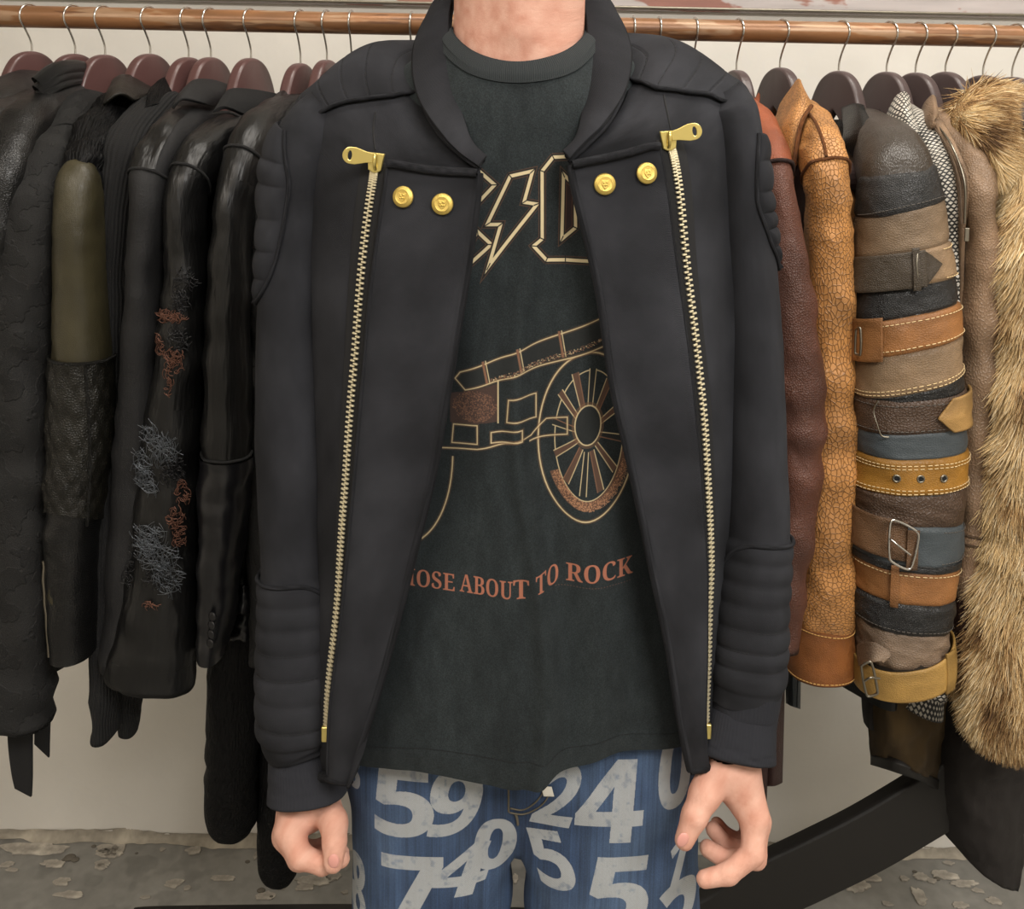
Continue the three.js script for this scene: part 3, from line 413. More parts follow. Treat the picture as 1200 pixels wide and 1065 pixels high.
{ // L5 wool jacket with shoulder patch
  const o = garment('wool_jacket', 'black wool jacket with smooth collar flap and grey shoulder patch', 'jacket', LG, [150, 790, ZS]);
  bodyOf(o, 'L5', [160, 700], M.wool, { seed: 7 });
  const [g, S] = tube(R_([[236, 128, 0.2, 20], [216, 148, 0.12, 26], [194, 184, 0.04, 25], [180, 224, 0, 21], [174, 300, 0, 21], [168, 430, 0.01, 22], [158, 600, 0.02, 26], [148, 785, 0.02, 26]]), { wrinkle: 0.007 }); part(o, 'sleeve', g, M.wool);
  part(o, 'shoulder_patch', grid((u, v) => S(mix(0.18, 0.56, u), mix(0.16, S.v(216) + 0.008 * Math.sin(u * 3), v), 0.0022 + 0.002 * noise3(u * 5, v * 4, 1)), 30, 30), M.pony); part(o, 'seam', ring(S, S.v(217), 0.0022, 0.001), M.wool);
  part(o, 'collar', net([[[268, 102, ZR - 0.01], [250, 96, ZR + 0.03], [232, 95, ZR + 0.07], [222, 100, ZR + 0.09]], [[268, 112, ZR + 0.02], [246, 108, ZR + 0.08], [222, 106, ZR + 0.12], [210, 114, ZR + 0.13]], [[252, 124, ZR + 0.05], [236, 122, ZR + 0.12], [214, 118, ZR + 0.15], [204, 128, ZR + 0.15]]], 0.004, 22, 14), M.wool);
}
{ // L6 embroidered pony hair coat
  const o = garment('embroidered_coat', 'black glossy coat with copper and silver thread embroidery down the sleeve', 'coat', LG, [175, 812, ZS]);
  bodyOf(o, 'L6', [190, 690], M.pony, { seed: 8 });
  const rows = R_([[300, 138, 0.2, 20], [272, 158, 0.12, 28], [240, 188, 0.04, 26], [220, 222, 0, 22], [217, 300, 0, 24], [214, 400, 0, 26], [203, 500, 0, 31], [196, 600, 0, 35], [189, 700, 0, 41], [176, 808, 0, 52]]);
  const [g, S] = tube(rows, { wrinkle: 0.007, nv: 90, nu: 60 }); part(o, 'sleeve', g, M.pony);
  part(o, 'seam', ring(S, S.v(214), 0.002, 0.0008), M.wool);
  part(o, 'collar_band', net([[[322, 112, ZR - 0.02], [300, 108, ZR + 0.03], [276, 106, ZR + 0.08], [264, 110, ZR + 0.1]], [[322, 122, ZR], [298, 122, ZR + 0.07], [270, 120, ZR + 0.12], [256, 126, ZR + 0.13]], [[308, 136, ZR + 0.02], [288, 136, ZR + 0.1], [264, 128, ZR + 0.14], [252, 134, ZR + 0.145]]], 0.005, 22, 14), M.blackCloth);
  part(o, 'piping', wire([[306, 139, ZR + 0.04], [288, 139, ZR + 0.106], [264, 131, ZR + 0.146], [250, 134, ZR + 0.15]].map((q) => P(...q)), 0.0022, 30, 8), M.greyLeather);
  // embroidery: curls of thread standing on the nap; clusters [px, py, rx, ry, count, kind]
  const r = rng(12), kinds = { copper: [], silver: [], black: [] };
  const onSleeve = (px, py) => { const v = S.v(py), c = cr(rows, v), q = clamp((px - c[0]) / c[3], -0.97, 0.97); return [Math.acos(Math.sign(q) * Math.pow(Math.abs(q), 2.3 / 2)) / (2 * Math.PI), v]; };
  for (const [px, py, rx, ry, n, kind] of [[213, 368, 16, 5, 70, 'copper'], [203, 366, 8, 8, 25, 'copper'], [226, 330, 10, 22, 90, 'black'], [222, 352, 9, 14, 70, 'black'], [201, 402, 4, 12, 30, 'copper'], [214, 412, 12, 8, 55, 'copper'], [220, 422, 8, 8, 30, 'copper'], [210, 440, 5, 18, 36, 'copper'], [222, 390, 9, 18, 80, 'black'], [188, 506, 9, 8, 50, 'silver'], [205, 520, 16, 16, 120, 'silver'], [180, 540, 9, 14, 60, 'silver'], [187, 560, 14, 12, 80, 'silver'], [214, 545, 12, 18, 110, 'black'], [222, 570, 6, 14, 45, 'copper'], [216, 600, 8, 12, 60, 'copper'], [220, 620, 6, 14, 50, 'copper'], [190, 622, 18, 14, 120, 'silver'], [196, 642, 22, 16, 150, 'silver'], [180, 632, 12, 18, 60, 'black'], [208, 668, 14, 18, 110, 'silver'], [160, 670, 6, 18, 40, 'black'], [190, 699, 14, 3, 24, 'copper'], [200, 670, 18, 10, 60, 'black']]) for (let i = 0; i < n * 0.62; i++) {
    const a = r() * 2 * Math.PI, q = Math.sqrt(r()), [u, v] = onSleeve(px + Math.cos(a) * q * rx, py + Math.sin(a) * q * ry), c = S(u, v, 0.002), s = 0.0025 + 0.0035 * r(), rot = r() * 6.28, bend = r() * 2 - 1;
    const L = kind === 'silver' ? 1.9 : 1, k = []; for (let t = 0; t <= 3; t++) { const w = (t / 3 - 0.5) * 2 * s * L, b = bend * s * (1 - Math.pow(t / 1.5 - 1, 2)); k.push(V(c.x + w * Math.cos(rot) - b * Math.sin(rot), c.y + w * Math.sin(rot) * 1.2 + b * Math.cos(rot), c.z + 0.0015 * Math.sin(t) + 0.001)); }
    kinds[kind].push(wire(k, kind === 'silver' ? 0.00036 : 0.0005, 5, 4));
  }
  part(o, 'copper_embroidery', merge(kinds.copper), mat({ color: 0x6e4c3e, roughness: 0.4, metalness: 0.6 }), 'copper thread embroidery').userData.kind = 'stuff';
  part(o, 'silver_embroidery', merge(kinds.silver), mat({ color: 0x686d73, roughness: 0.28, metalness: 0.8 }), 'silver grey thread embroidery').userData.kind = 'stuff';
  part(o, 'black_embroidery', merge(kinds.black), M.satin, 'black thread embroidery').userData.kind = 'stuff';
}
{ // L7 blazer with buttoned cuff
  const o = garment('pony_blazer', 'black glossy blazer with four shiny buttons on its cuff', 'blazer', LG, [255, 776, ZS]);
  bodyOf(o, 'L7', [275, 660], M.pony, { seed: 9 });
  const [g, S] = tube(R_([[352, 122, 0.2, 14], [328, 136, 0.14, 22], [298, 172, 0.05, 25], [280, 220, 0.01, 22], [271, 300, 0, 22], [268, 400, 0, 25], [266, 535, 0, 28], [262, 620, 0, 24], [256, 700, 0, 20], [250, 772, 0, 11]]), { wrinkle: 0.005, nv: 80 }); part(o, 'sleeve', g, M.pony);
  part(o, 'seam', ring(S, S.v(536), 0.0022, 0.001), M.wool); part(o, 'seam', ring(S, S.v(196), 0.0022, 0.001), M.wool);
  part(o, 'lower_sleeve', grid((u, v) => S(u, mix(S.v(538), 1, v), 0.002 + 0.006 * fbm3(u * 4, v * 5, 9)), 50, 50, { closed: true }), M.satin);
  for (let i = 0; i < 4; i++) { const c = P(249.5 - i * 0.8, 722 + i * 10.5, ZS + 0.05); part(o, 'cuff_button', new THREE.LatheGeometry([[0, 0.0022], [0.004, 0.0026], [0.0062, 0.002], [0.0066, 0], [0, -0.001]].map((p) => new THREE.Vector2(...p)), 20).rotateX(Math.PI / 2).rotateY(-0.5).translate(c.x, c.y, c.z), M.satin); }
  part(o, 'lining', net([[[268, 690, ZS - 0.06], [288, 680, ZS - 0.03], [306, 690, ZS - 0.06]], [[262, 720, ZS - 0.05], [284, 726, ZS - 0.01], [308, 716, ZS - 0.05]], [[264, 744, ZS - 0.05], [288, 752, ZS - 0.02], [306, 738, ZS - 0.06]]], 0.004, 20, 20, 0.03), M.satin);
  part(o, 'collar', net([[[346, 114, ZR - 0.02], [334, 108, ZR + 0.04], [322, 114, ZR + 0.08]], [[344, 124, ZR + 0.02], [330, 120, ZR + 0.1], [314, 128, ZR + 0.13]], [[336, 132, ZR + 0.05], [322, 134, ZR + 0.14], [308, 142, ZR + 0.15]]], 0.004, 20, 14), M.pony);
}
{ // L8 crinkled jacket tucked behind the person's arm
  const o = garment('crinkled_jacket', 'crinkled black jacket beside the sleeve of the person', 'jacket', LG, [318, 780, ZS - 0.05]);
  bodyOf(o, 'L8', [330, 690], M.lace, { seed: 10 });
  part(o, 'sleeve', tube(R_([[386, 116, 0.22, 12], [366, 132, 0.18, 20], [342, 168, 0.1, 24], [322, 220, 0.06, 24], [314, 300, 0.05, 23], [312, 420, 0.05, 22], [312, 600, 0.05, 22], [316, 775, 0.05, 20]]), { wrinkle: 0.01, wf: 50 })[0], M.lace);
}
{ // L9 long fur coat below
  const o = garment('long_fur_coat', 'long black sheared fur coat reaching down almost to the floor', 'coat', LG, [325, 1035, ZR + 0.1]);
  part(o, 'front_panel', tube([[300, 150, ZR + 0.02, 14, 0.03], [296, 400, ZR + 0.04, 22, 0.05], [286, 640, ZR + 0.08, 28, 0.05], [278, 780, ZR + 0.1, 30, 0.05], [274, 900, ZR + 0.1, 31, 0.05], [273, 962, ZR + 0.1, 30, 0.048], [274, 980, ZR + 0.1, 22, 0.035]], { wrinkle: 0.005, wf: 30 })[0], M.blackFur);
  part(o, 'front_panel', tube([[330, 200, ZR, 14, 0.03], [330, 640, ZR + 0.05, 22, 0.05], [329, 850, ZR + 0.07, 24, 0.05], [328, 980, ZR + 0.07, 24, 0.048], [328, 1022, ZR + 0.07, 23, 0.045], [328, 1034, ZR + 0.07, 16, 0.03]], { wrinkle: 0.005, wf: 30 })[0], M.blackFur);
}
// ---- the other end
{ // R1 dark brown leather coat
  const o = garment('brown_leather_coat', 'dark brown leather coat with rust coloured shoulder next to the person', 'coat', RG, [905, 920, ZS]);
  bodyOf(o, 'R1', [905, 905], M.darkBrown, { seed: 11 });
  const [g, S] = tube(R_([[866, 122, 0.2, 12], [882, 148, 0.13, 20], [898, 184, 0.05, 21], [908, 220, 0.0, 20], [918, 300, -0.02, 26], [928, 400, -0.03, 29], [934, 490, -0.03, 31], [930, 570, -0.03, 29], [920, 660, -0.03, 26], [912, 760, -0.03, 22]]), { wrinkle: 0.007, nv: 80 }); part(o, 'sleeve', g, M.brown);
  part(o, 'shoulder_yoke', grid((u, v) => S(u, mix(0.02, S.v(214) - 0.012 + 0.014 * Math.sin(u * 2 * Math.PI), v), 0.0025), 50, 36, { closed: true }), M.rust);
  part(o, 'yoke_seam', wire(Array.from({ length: 40 }, (_, i) => S(i / 40, S.v(214) - 0.012 + 0.014 * Math.sin(i / 40 * 2 * Math.PI), 0.003)), 0.0026, 60, 8, true), M.darkBrown);
  part(o, 'coat_front', net([[[896, 700, ZS - 0.06], [908, 700, ZS - 0.05], [921, 700, ZS - 0.07]], [[896, 800, ZS - 0.06], [908, 800, ZS - 0.05], [920, 800, ZS - 0.07]], [[896, 921, ZS - 0.06], [908, 921, ZS - 0.05], [917, 917, ZS - 0.07]]], 0.006, 14, 20), M.darkBrown);
  part(o, 'collar', net([[[872, 136, ZR + 0.02], [880, 122, ZR + 0.06], [889, 108, ZR + 0.05]], [[876, 150, ZR + 0.06], [884, 136, ZR + 0.1], [890, 122, ZR + 0.08]], [[884, 168, ZR + 0.1], [888, 156, ZR + 0.13], [892, 144, ZR + 0.12]]], 0.004), M.rust);
}
{ // slate coat showing only a strip of hem
  const o = garment('slate_coat', 'slate grey leather coat showing a narrow strip of hem below the tan cuff', 'coat', RG, [930, 832, ZR + 0.12]);
  part(o, 'hem', net([[[918, 560, ZR + 0.1], [930, 560, ZR + 0.12], [942, 560, ZR + 0.1]], [[918, 700, ZR + 0.1], [930, 700, ZR + 0.12], [940, 700, ZR + 0.1]], [[921, 824, ZR + 0.1], [930, 828, ZR + 0.12], [938, 831, ZR + 0.1]]], 0.012, 14, 20), M.slate);
  part(o, 'seam', wire([[935, 700], [935, 780], [934, 828]].map(([x, y]) => P(x, y, ZR + 0.121)), 0.0012, 12, 6), M.slate);
}
{ // R2 tan crackled leather
  const o = garment('tan_leather_jacket', 'tan crackled leather jacket with tall pointed collar and wide stitched cuff', 'jacket', RG, [960, 800, ZS]);
  bodyOf(o, 'R2', [955, 700], M.tan, { seed: 12 });
  const rows = R_([[938, 132, 0.17, 16], [950, 150, 0.11, 22], [962, 178, 0.04, 25], [968, 215, 0, 25], [971, 300, 0, 27], [972, 420, 0, 29], [972, 520, 0, 30], [970, 620, 0, 32], [967, 700, 0, 34], [965, 745, 0, 34]]);
  const [g, S] = tube(rows, { wrinkle: 0.007, nv: 90, wf: 34 }); part(o, 'sleeve', g, M.tan);
  part(o, 'shoulder_seam', ring(S, S.v(207), 0.0024, 0.0012), M.cuffTan); part(o, 'shoulder_seam', seamLine(S, (t) => [0.33 - 0.03 * t, mix(0.05, S.v(206), t), 0.001], 0.0022), M.cuffTan);
  const [gc, SC] = tube(R_([[963, 736, 0, 35, 0.044], [961, 756, 0, 38, 0.047], [960, 780, 0, 40, 0.048], [959, 795, 0, 39.5, 0.048]]), { wrinkle: 0.002, nv: 20 }); part(o, 'cuff', gc, M.cuffTan);
  const thread = mat({ color: 0xd2a35e, roughness: 0.8 });
  part(o, 'stitching', merge([stitches(SC, (t) => [t, 0.9, 0.0008], 60, 0.003, 0.0007), stitches(SC, (t) => [t, 0.05, 0.0008], 60, 0.003, 0.0007)]), thread, 'pale stitching round the cuff').userData.kind = 'stuff';
  part(o, 'collar', net([[[914, 122, ZR + 0.03], [926, 104, ZR + 0.06], [936, 92, ZR + 0.09], [942, 104, ZR + 0.11]], [[908, 142, ZR + 0.06], [922, 126, ZR + 0.11], [938, 112, ZR + 0.14], [951, 123, ZR + 0.15]], [[904, 166, ZR + 0.1], [914, 156, ZR + 0.14], [928, 142, ZR + 0.17], [942, 138, ZR + 0.175]], [[912, 188, ZR + 0.14], [919, 182, ZR + 0.17], [927, 174, ZR + 0.185], [936, 156, ZR + 0.185]], [[924, 209, ZR + 0.17], [926, 210, ZR + 0.18], [928, 208, ZR + 0.19], [931, 190, ZR + 0.19]]], 0.005, 26, 30, 0.005), M.tan);
  part(o, 'collar_piping', wire([[951, 124, ZR + 0.156], [942, 138, ZR + 0.18], [936, 156, ZR + 0.19], [931, 190, ZR + 0.195], [927, 211, ZR + 0.185]].map((q) => P(...q)), 0.003, 40, 8), M.cuffTan);
  part(o, 'front_edge', net([[[930, 212, ZS - 0.04], [946, 150, ZS - 0.05]], [[936, 300, ZS - 0.04], [948, 300, ZS - 0.03]], [[940, 420, ZS - 0.04], [950, 420, ZS - 0.03]]], 0.004, 10, 20), M.darkBrown);
}
{ // R3 patchwork of leather bands and belts
  const o = garment('patchwork_leather_jacket', 'patchwork leather jacket, sleeve sewn from belts and bands in black, brown, tan and mustard', 'jacket', RG, [1060, 815, ZS]);
  bodyOf(o, 'R3', [1020, 800], M.blackLeather, { seed: 13 });
  const rows = R_([[1010, 140, 0.19, 22], [1024, 156, 0.12, 30], [1040, 184, 0.05, 37, 0.05], [1051, 216, 0.0, 42, 0.05], [1056, 300, -0.01, 52, 0.055], [1060, 400, -0.02, 59, 0.058], [1063, 500, -0.02, 62.5, 0.058], [1062.5, 570, -0.02, 62, 0.058], [1060, 640, -0.02, 60, 0.056], [1057, 700, -0.02, 56, 0.054], [1055, 745, -0.02, 52, 0.052], [1056, 800, -0.02, 49, 0.05]]);
  const [g, S] = tube(rows, { wrinkle: 0.003, nv: 100, nu: 60, wf: 30 }); part(o, 'sleeve', g, leather(0x3a342e, 0.3, 0.0009));
  part(o, 'lapel', net([[[986, 126, ZR + 0.05], [1000, 121, ZR + 0.1], [1010, 122, ZR + 0.12]], [[988, 150, ZR + 0.1], [1008, 142, ZR + 0.15], [1024, 150, ZR + 0.16]], [[990, 172, ZR + 0.14], [1014, 168, ZR + 0.18], [1030, 178, ZR + 0.19]], [[1018, 206, ZR + 0.17], [1028, 208, ZR + 0.19], [1036, 206, ZR + 0.2]]], 0.005, 22, 24, 0.004), M.blackLeather, 'black leather lapel');
  part(o, 'front_panel', net([[[984, 176, ZS - 0.1], [1000, 178, ZS - 0.08], [1016, 200, ZS - 0.07]], [[986, 260, ZS - 0.1], [1000, 270, ZS - 0.08], [1010, 280, ZS - 0.08]], [[988, 420, ZS - 0.1], [1000, 420, ZS - 0.09], [1008, 420, ZS - 0.09]]], 0.005, 14, 24), leather(0x57483a, 0.45));
  const c = { black: leather(0x242424, 0.4, 0.0016, 0.12), taupe: leather(0x8d7860, 0.5, 0.0014, 0.14, T.mottle), dkolive: leather(0x40372c, 0.45, 0.0014, 0.12), tan: leather(0xb07a48, 0.48, 0.001, 0.14, T.mottle), beige: leather(0xa48a6c, 0.48, 0.0012, 0.14, T.mottle), sand: leather(0xc29a5e, 0.5, 0.001, 0.14, T.mottle), slate: leather(0x454c50, 0.5, 0.0007, 0.14), mustard: leather(0xb98636, 0.45, 0.0009, 0.14, T.mottle), brown: leather(0x4b3a2e, 0.42, 0.002, 0.18), mid: leather(0x86664a, 0.45, 0.0016, 0.14, T.mottle), pink: leather(0x9b8672, 0.4, 0.0014, 0.16, T.mottle), yellow: leather(0xcda45a, 0.5, 0.0009, 0.14, T.mottle) };
  const vAt = (u, l, r, arch = 0) => S.v(mix(l, r, (Math.cos(u * 2 * Math.PI) + 1) / 2) + arch * Math.max(0, Math.sin(u * 2 * Math.PI)));
  const solid = (fn, nu, nv, th) => sheet(fn, nu, nv, th);
  function band(tl, tr, bl, br, h, m, name = 'leather_band', crumple = 0.0015, at = 0, ab = 0) { return part(o, name, grid((u, v) => { const e = Math.min(v, 1 - v); return S(u, mix(vAt(u, tl, tr, at), vAt(u, bl, br, ab), v), h * sst(-0.02, 0.1, e) + (v > 0 && v < 1 ? crumple * fbm3(u * 14, v * 3 + tl, tl) : -0.001)); }, 72, 14, { closed: true }), m); }
  // piece of a band between two angles; front is u = 0.25, picture right u = 0
  function strap(u0, u1, tl, tr, bl, br, h, m, name, point = 0) { return part(o, name, solid((a, v) => { const u = mix(u0, u1, a), pt = point * (1 - Math.abs(2 * v - 1)) * (point > 0 ? sst(0.0, 1, 1 - a) : sst(0, 1, a)), uu = u + pt; return S(uu, mix(vAt(uu, tl, tr), vAt(uu, bl, br), v), h); }, 30, 12, 0.002), m); }
  const uOf = (px, py) => S.u(px, py);
  const thread = mat({ color: 0xd9bf90, roughness: 0.8 }), threads = [], darkThreads = [];
  const st = (list, tl, tr, h = 0.0042, u0 = 0, u1 = 0.5, n = 34) => list.push(stitches(S, (t) => { const u = mix(u0, u1, t); return [u, vAt(u, tl, tr), h]; }, n, 0.003, 0.0006));
  band(212, 204, 258, 242, 0.003, c.black, 'leather_band', 0.0015, 10, 4); st(darkThreads, 254, 238); band(256, 240, 304, 288, 0.002, c.taupe);
  band(302, 286, 344, 330, 0.004, c.beige, 'belt'); strap(uOf(1061, 310), 0.52, 301, 287, 345, 332, 0.0074, c.dkolive, 'belt_tab');
  strap(uOf(1054, 315), uOf(1047, 315), 290, 290, 342, 342, 0.011, c.dkolive, 'belt_loop'); st(threads, 307, 291, 0.0052, 0, 0.17, 14); st(threads, 340, 326, 0.0052, 0, 0.17, 14);
  { // pointed end of the dark tab
    part(o, 'belt_tab', solid((a, v) => { const px = mix(1060, mix(1060, 1080, 1 - Math.abs(2 * v - 1)), a), u = uOf(px, 315); return S(u, mix(vAt(u, 301, 287), vAt(u, 345, 332), v), 0.0074); }, 14, 16, 0.002), c.dkolive); }
  band(343, 330, 379, 358, 0.002, c.black); band(378, 358, 417, 397, 0.0045, c.tan, 'belt'); st(threads, 384, 364, 0.0057); st(threads, 411, 391, 0.0057);
  strap(uOf(1021, 395), 0.53, 374, 356, 420, 400, 0.008, c.tan, 'belt_end');
  band(416, 396, 462, 440, 0.0025, c.beige); st(threads, 453, 432, 0.0036); st(threads, 457, 436, 0.0036); band(460, 438, 462, 458, 0.001, c.black); band(459, 457, 502, 500, 0.0035, c.brown, 'belt');
  { // sand coloured pointed tab
    part(o, 'belt_tab', solid((a, v) => { const px = mix(1126, mix(1092, 1074, 1 - Math.abs(2 * v - 1)), a), u = uOf(Math.min(px, 1124.5), 480); return S(u, mix(vAt(u, 459, 458), vAt(u, 501, 500), v), 0.0065); }, 24, 20, 0.003), c.sand); threads.push(stitches(S, (t) => [mix(0.03, uOf(1094, 480), t), S.v(464), 0.0072], 14, 0.003, 0.0005), stitches(S, (t) => [mix(0.03, uOf(1094, 480), t), S.v(495), 0.0072], 14, 0.003, 0.0005)); }
  part(o, 'wire_loop', wire([S(uOf(1017, 465), S.v(458), 0.007), S(uOf(1014, 470), S.v(470), 0.01), S(uOf(1017, 485), S.v(485), 0.01), S(uOf(1021, 500), S.v(501), 0.008), S(uOf(1026, 502), S.v(502), 0.006)], 0.0011, 30, 8), M.steel);
  st(darkThreads, 465, 464, 0.0045, 0.2, 0.5, 24); st(darkThreads, 496, 495, 0.0045, 0.2, 0.5, 24);
  band(501, 499, 530, 528, 0.0015, c.slate); band(528, 526, 573, 571, 0.0045, c.mustard, 'belt'); for (const y of [535, 539]) st(threads, y, y - 1.5, 0.0055); for (const y of [565, 569]) st(threads, y, y - 1.5, 0.0055);
  for (const [x, y] of [[1033, 550], [1057, 550], [1083, 551]]) { const q = S(uOf(x, y), S.v(y), 0.005), q1 = S(uOf(x, y), S.v(y), 0.006), nn = q1.clone().sub(q).normalize(), rot = new THREE.Quaternion().setFromUnitVectors(V(0, 0, 1), nn); part(o, 'eyelet', merge([new THREE.TorusGeometry(0.0042, 0.0013, 8, 22).applyQuaternion(rot).translate(q.x, q.y, q.z)]), M.steel); part(o, 'eyelet_hole', new THREE.CylinderGeometry(0.0035, 0.0035, 0.001, 16).rotateX(Math.PI / 2).applyQuaternion(rot).translate(q.x, q.y, q.z), M.tape); }
  band(572, 570, 602, 616, 0.002, c.brown, 'leather_band', 0.004); band(598, 612, 656, 656, 0.0042, c.slate, 'belt'); st(darkThreads, 604, 618, 0.0052, 0, 0.2, 16); st(darkThreads, 650, 650, 0.0052, 0, 0.2, 16);
  strap(uOf(1043, 620), 0.53, 594, 606, 640, 652, 0.008, c.mid, 'belt_end'); strap(uOf(1053, 628), uOf(1042, 628), 606, 606, 652, 652, 0.012, c.mid, 'belt_loop');
  band(646, 654, 656, 664, 0.0048, c.black); band(653, 662, 694, 704, 0.003, c.tan); st(threads, 659, 667, 0.0042); strap(uOf(1035, 675), uOf(1028, 675), 650, 650, 698, 698, 0.008, c.tan, 'belt_loop');
  band(693, 703, 730, 742, 0.0035, c.black, 'leather_band', 0.003); st(darkThreads, 724, 735); band(728, 740, 772, 770, 0.0015, c.pink, 'leather_band', 0.004);
  // loose cuff belt
  const crow = R_([[1056, 752, -0.02, 54, 0.056], [1056, 775, -0.02, 56, 0.058], [1056, 792, -0.02, 56, 0.058], [1057, 808, -0.02, 53, 0.055]]), SC = tubeSurface(crow, {}), tilt = (u) => 0.16 * Math.sin(u * 2 * Math.PI) - 0.16 * Math.cos(u * 2 * Math.PI);
  part(o, 'cuff_belt', sheet((u, v) => SC(u, clamp(mix(0.12, 0.8, v) + tilt(u), 0, 1), 0.001), 80, 12, 0.003), c.yellow, 'mustard yellow belt buckled round the cuff');
  threads.push(stitches(SC, (t) => [t * 0.5, clamp(0.2 + tilt(t * 0.5), 0, 1), 0.002], 34, 0.003, 0.0006), stitches(SC, (t) => [t * 0.5, clamp(0.72 + tilt(t * 0.5), 0, 1), 0.002], 34, 0.003, 0.0006));
  part(o, 'belt_loop', sheet((u, v) => SC(mix(uOf(1084, 780), uOf(1096, 780), u), clamp(mix(0.02, 0.86, v) + tilt(0.18), 0, 1), 0.006), 8, 16, 0.003), c.yellow);
  part(o, 'cuff_flap', net([[[1003, 756, ZS + 0.04], [1022, 752, ZS + 0.075], [1042, 762, ZS + 0.085]], [[1004, 768, ZS + 0.045], [1022, 766, ZS + 0.08], [1044, 769, ZS + 0.088]], [[1006, 780, ZS + 0.05], [1020, 776, ZS + 0.082], [1034, 774, ZS + 0.09]]], 0.003), c.pink);
  const buckle = (pts, r) => wire(poly(pts).map((q) => P(...q)), r, 90, 8, true), zb = ZS + 0.094;
  part(o, 'buckle', merge([buckle([[1044, 608, zb - 0.004], [1077, 624, zb - 0.004], [1067, 668, zb - 0.002], [1042, 656, zb]], 0.0018), wire([P(1044, 632, zb), P(1054, 640, zb + 0.004), P(1067, 650, zb + 0.002)], 0.0014, 16, 8)]), M.chrome, 'silver belt buckle');
  part(o, 'buckle', merge([buckle([[1009, 780, zb - 0.002], [1021, 775, zb + 0.002], [1029, 812, zb + 0.002], [1016, 816, zb - 0.002]], 0.0018), wire([P(1013, 798, zb + 0.002), P(1020, 794, zb + 0.006), P(1031, 795, zb + 0.002)], 0.0014, 16, 8)]), M.steel, 'dark metal belt buckle');
  part(o, 'buckle', buckle([[1003, 386, ZS + 0.05], [1008, 384, ZS + 0.058], [1009, 400, ZS + 0.06], [1008, 416, ZS + 0.058], [1002, 414, ZS + 0.05]], 0.0018), M.steel, 'dark metal belt buckle');
  part(o, 'buckle', merge([wire([S(uOf(1052, 292), S.v(292), 0.011), S(uOf(1050, 315), S.v(315), 0.013), S(uOf(1054, 338), S.v(340), 0.011)], 0.0012, 20, 6)]), M.steel);
  part(o, 'stitching', merge(threads), thread, 'pale thread stitching').userData.kind = 'stuff'; part(o, 'stitching', merge(darkThreads), mat({ color: 0x55504a, roughness: 0.8 }), 'dark thread stitching').userData.kind = 'stuff';
}
{ // R4 snakeskin print
  const o = garment('snakeskin_jacket', 'white and black snakeskin print jacket between patchwork and taupe leather', 'jacket', RG, [1090, 818, ZS - 0.06]);
  bodyOf(o, 'R4', [1070, 812], M.snake, { seed: 14 });
  part(o, 'sleeve', tube(R_([[1060, 134, 0.16, 14], [1072, 156, 0.11, 18], [1088, 190, 0.07, 20], [1099, 230, 0.05, 17], [1104, 300, 0.05, 16], [1108, 400, 0.05, 16], [1108, 560, 0.06, 16], [1100, 700, 0.06, 18], [1086, 816, 0.05, 18]]), { wrinkle: 0.004, nv: 80 })[0], M.snake);
  part(o, 'collar', net([[[1042, 126, ZR + 0.06], [1050, 112, ZR + 0.09], [1060, 107, ZR + 0.1], [1066, 112, ZR + 0.11]], [[1036, 146, ZR + 0.1], [1046, 134, ZR + 0.14], [1060, 126, ZR + 0.16], [1070, 134, ZR + 0.165]], [[1046, 162, ZR + 0.13], [1054, 156, ZR + 0.16], [1064, 148, ZR + 0.175], [1076, 147, ZR + 0.175]], [[1060, 175, ZR + 0.15], [1062, 172, ZR + 0.165], [1066, 164, ZR + 0.18], [1075, 150, ZR + 0.18]]], 0.004, 24, 24), M.snake);
}
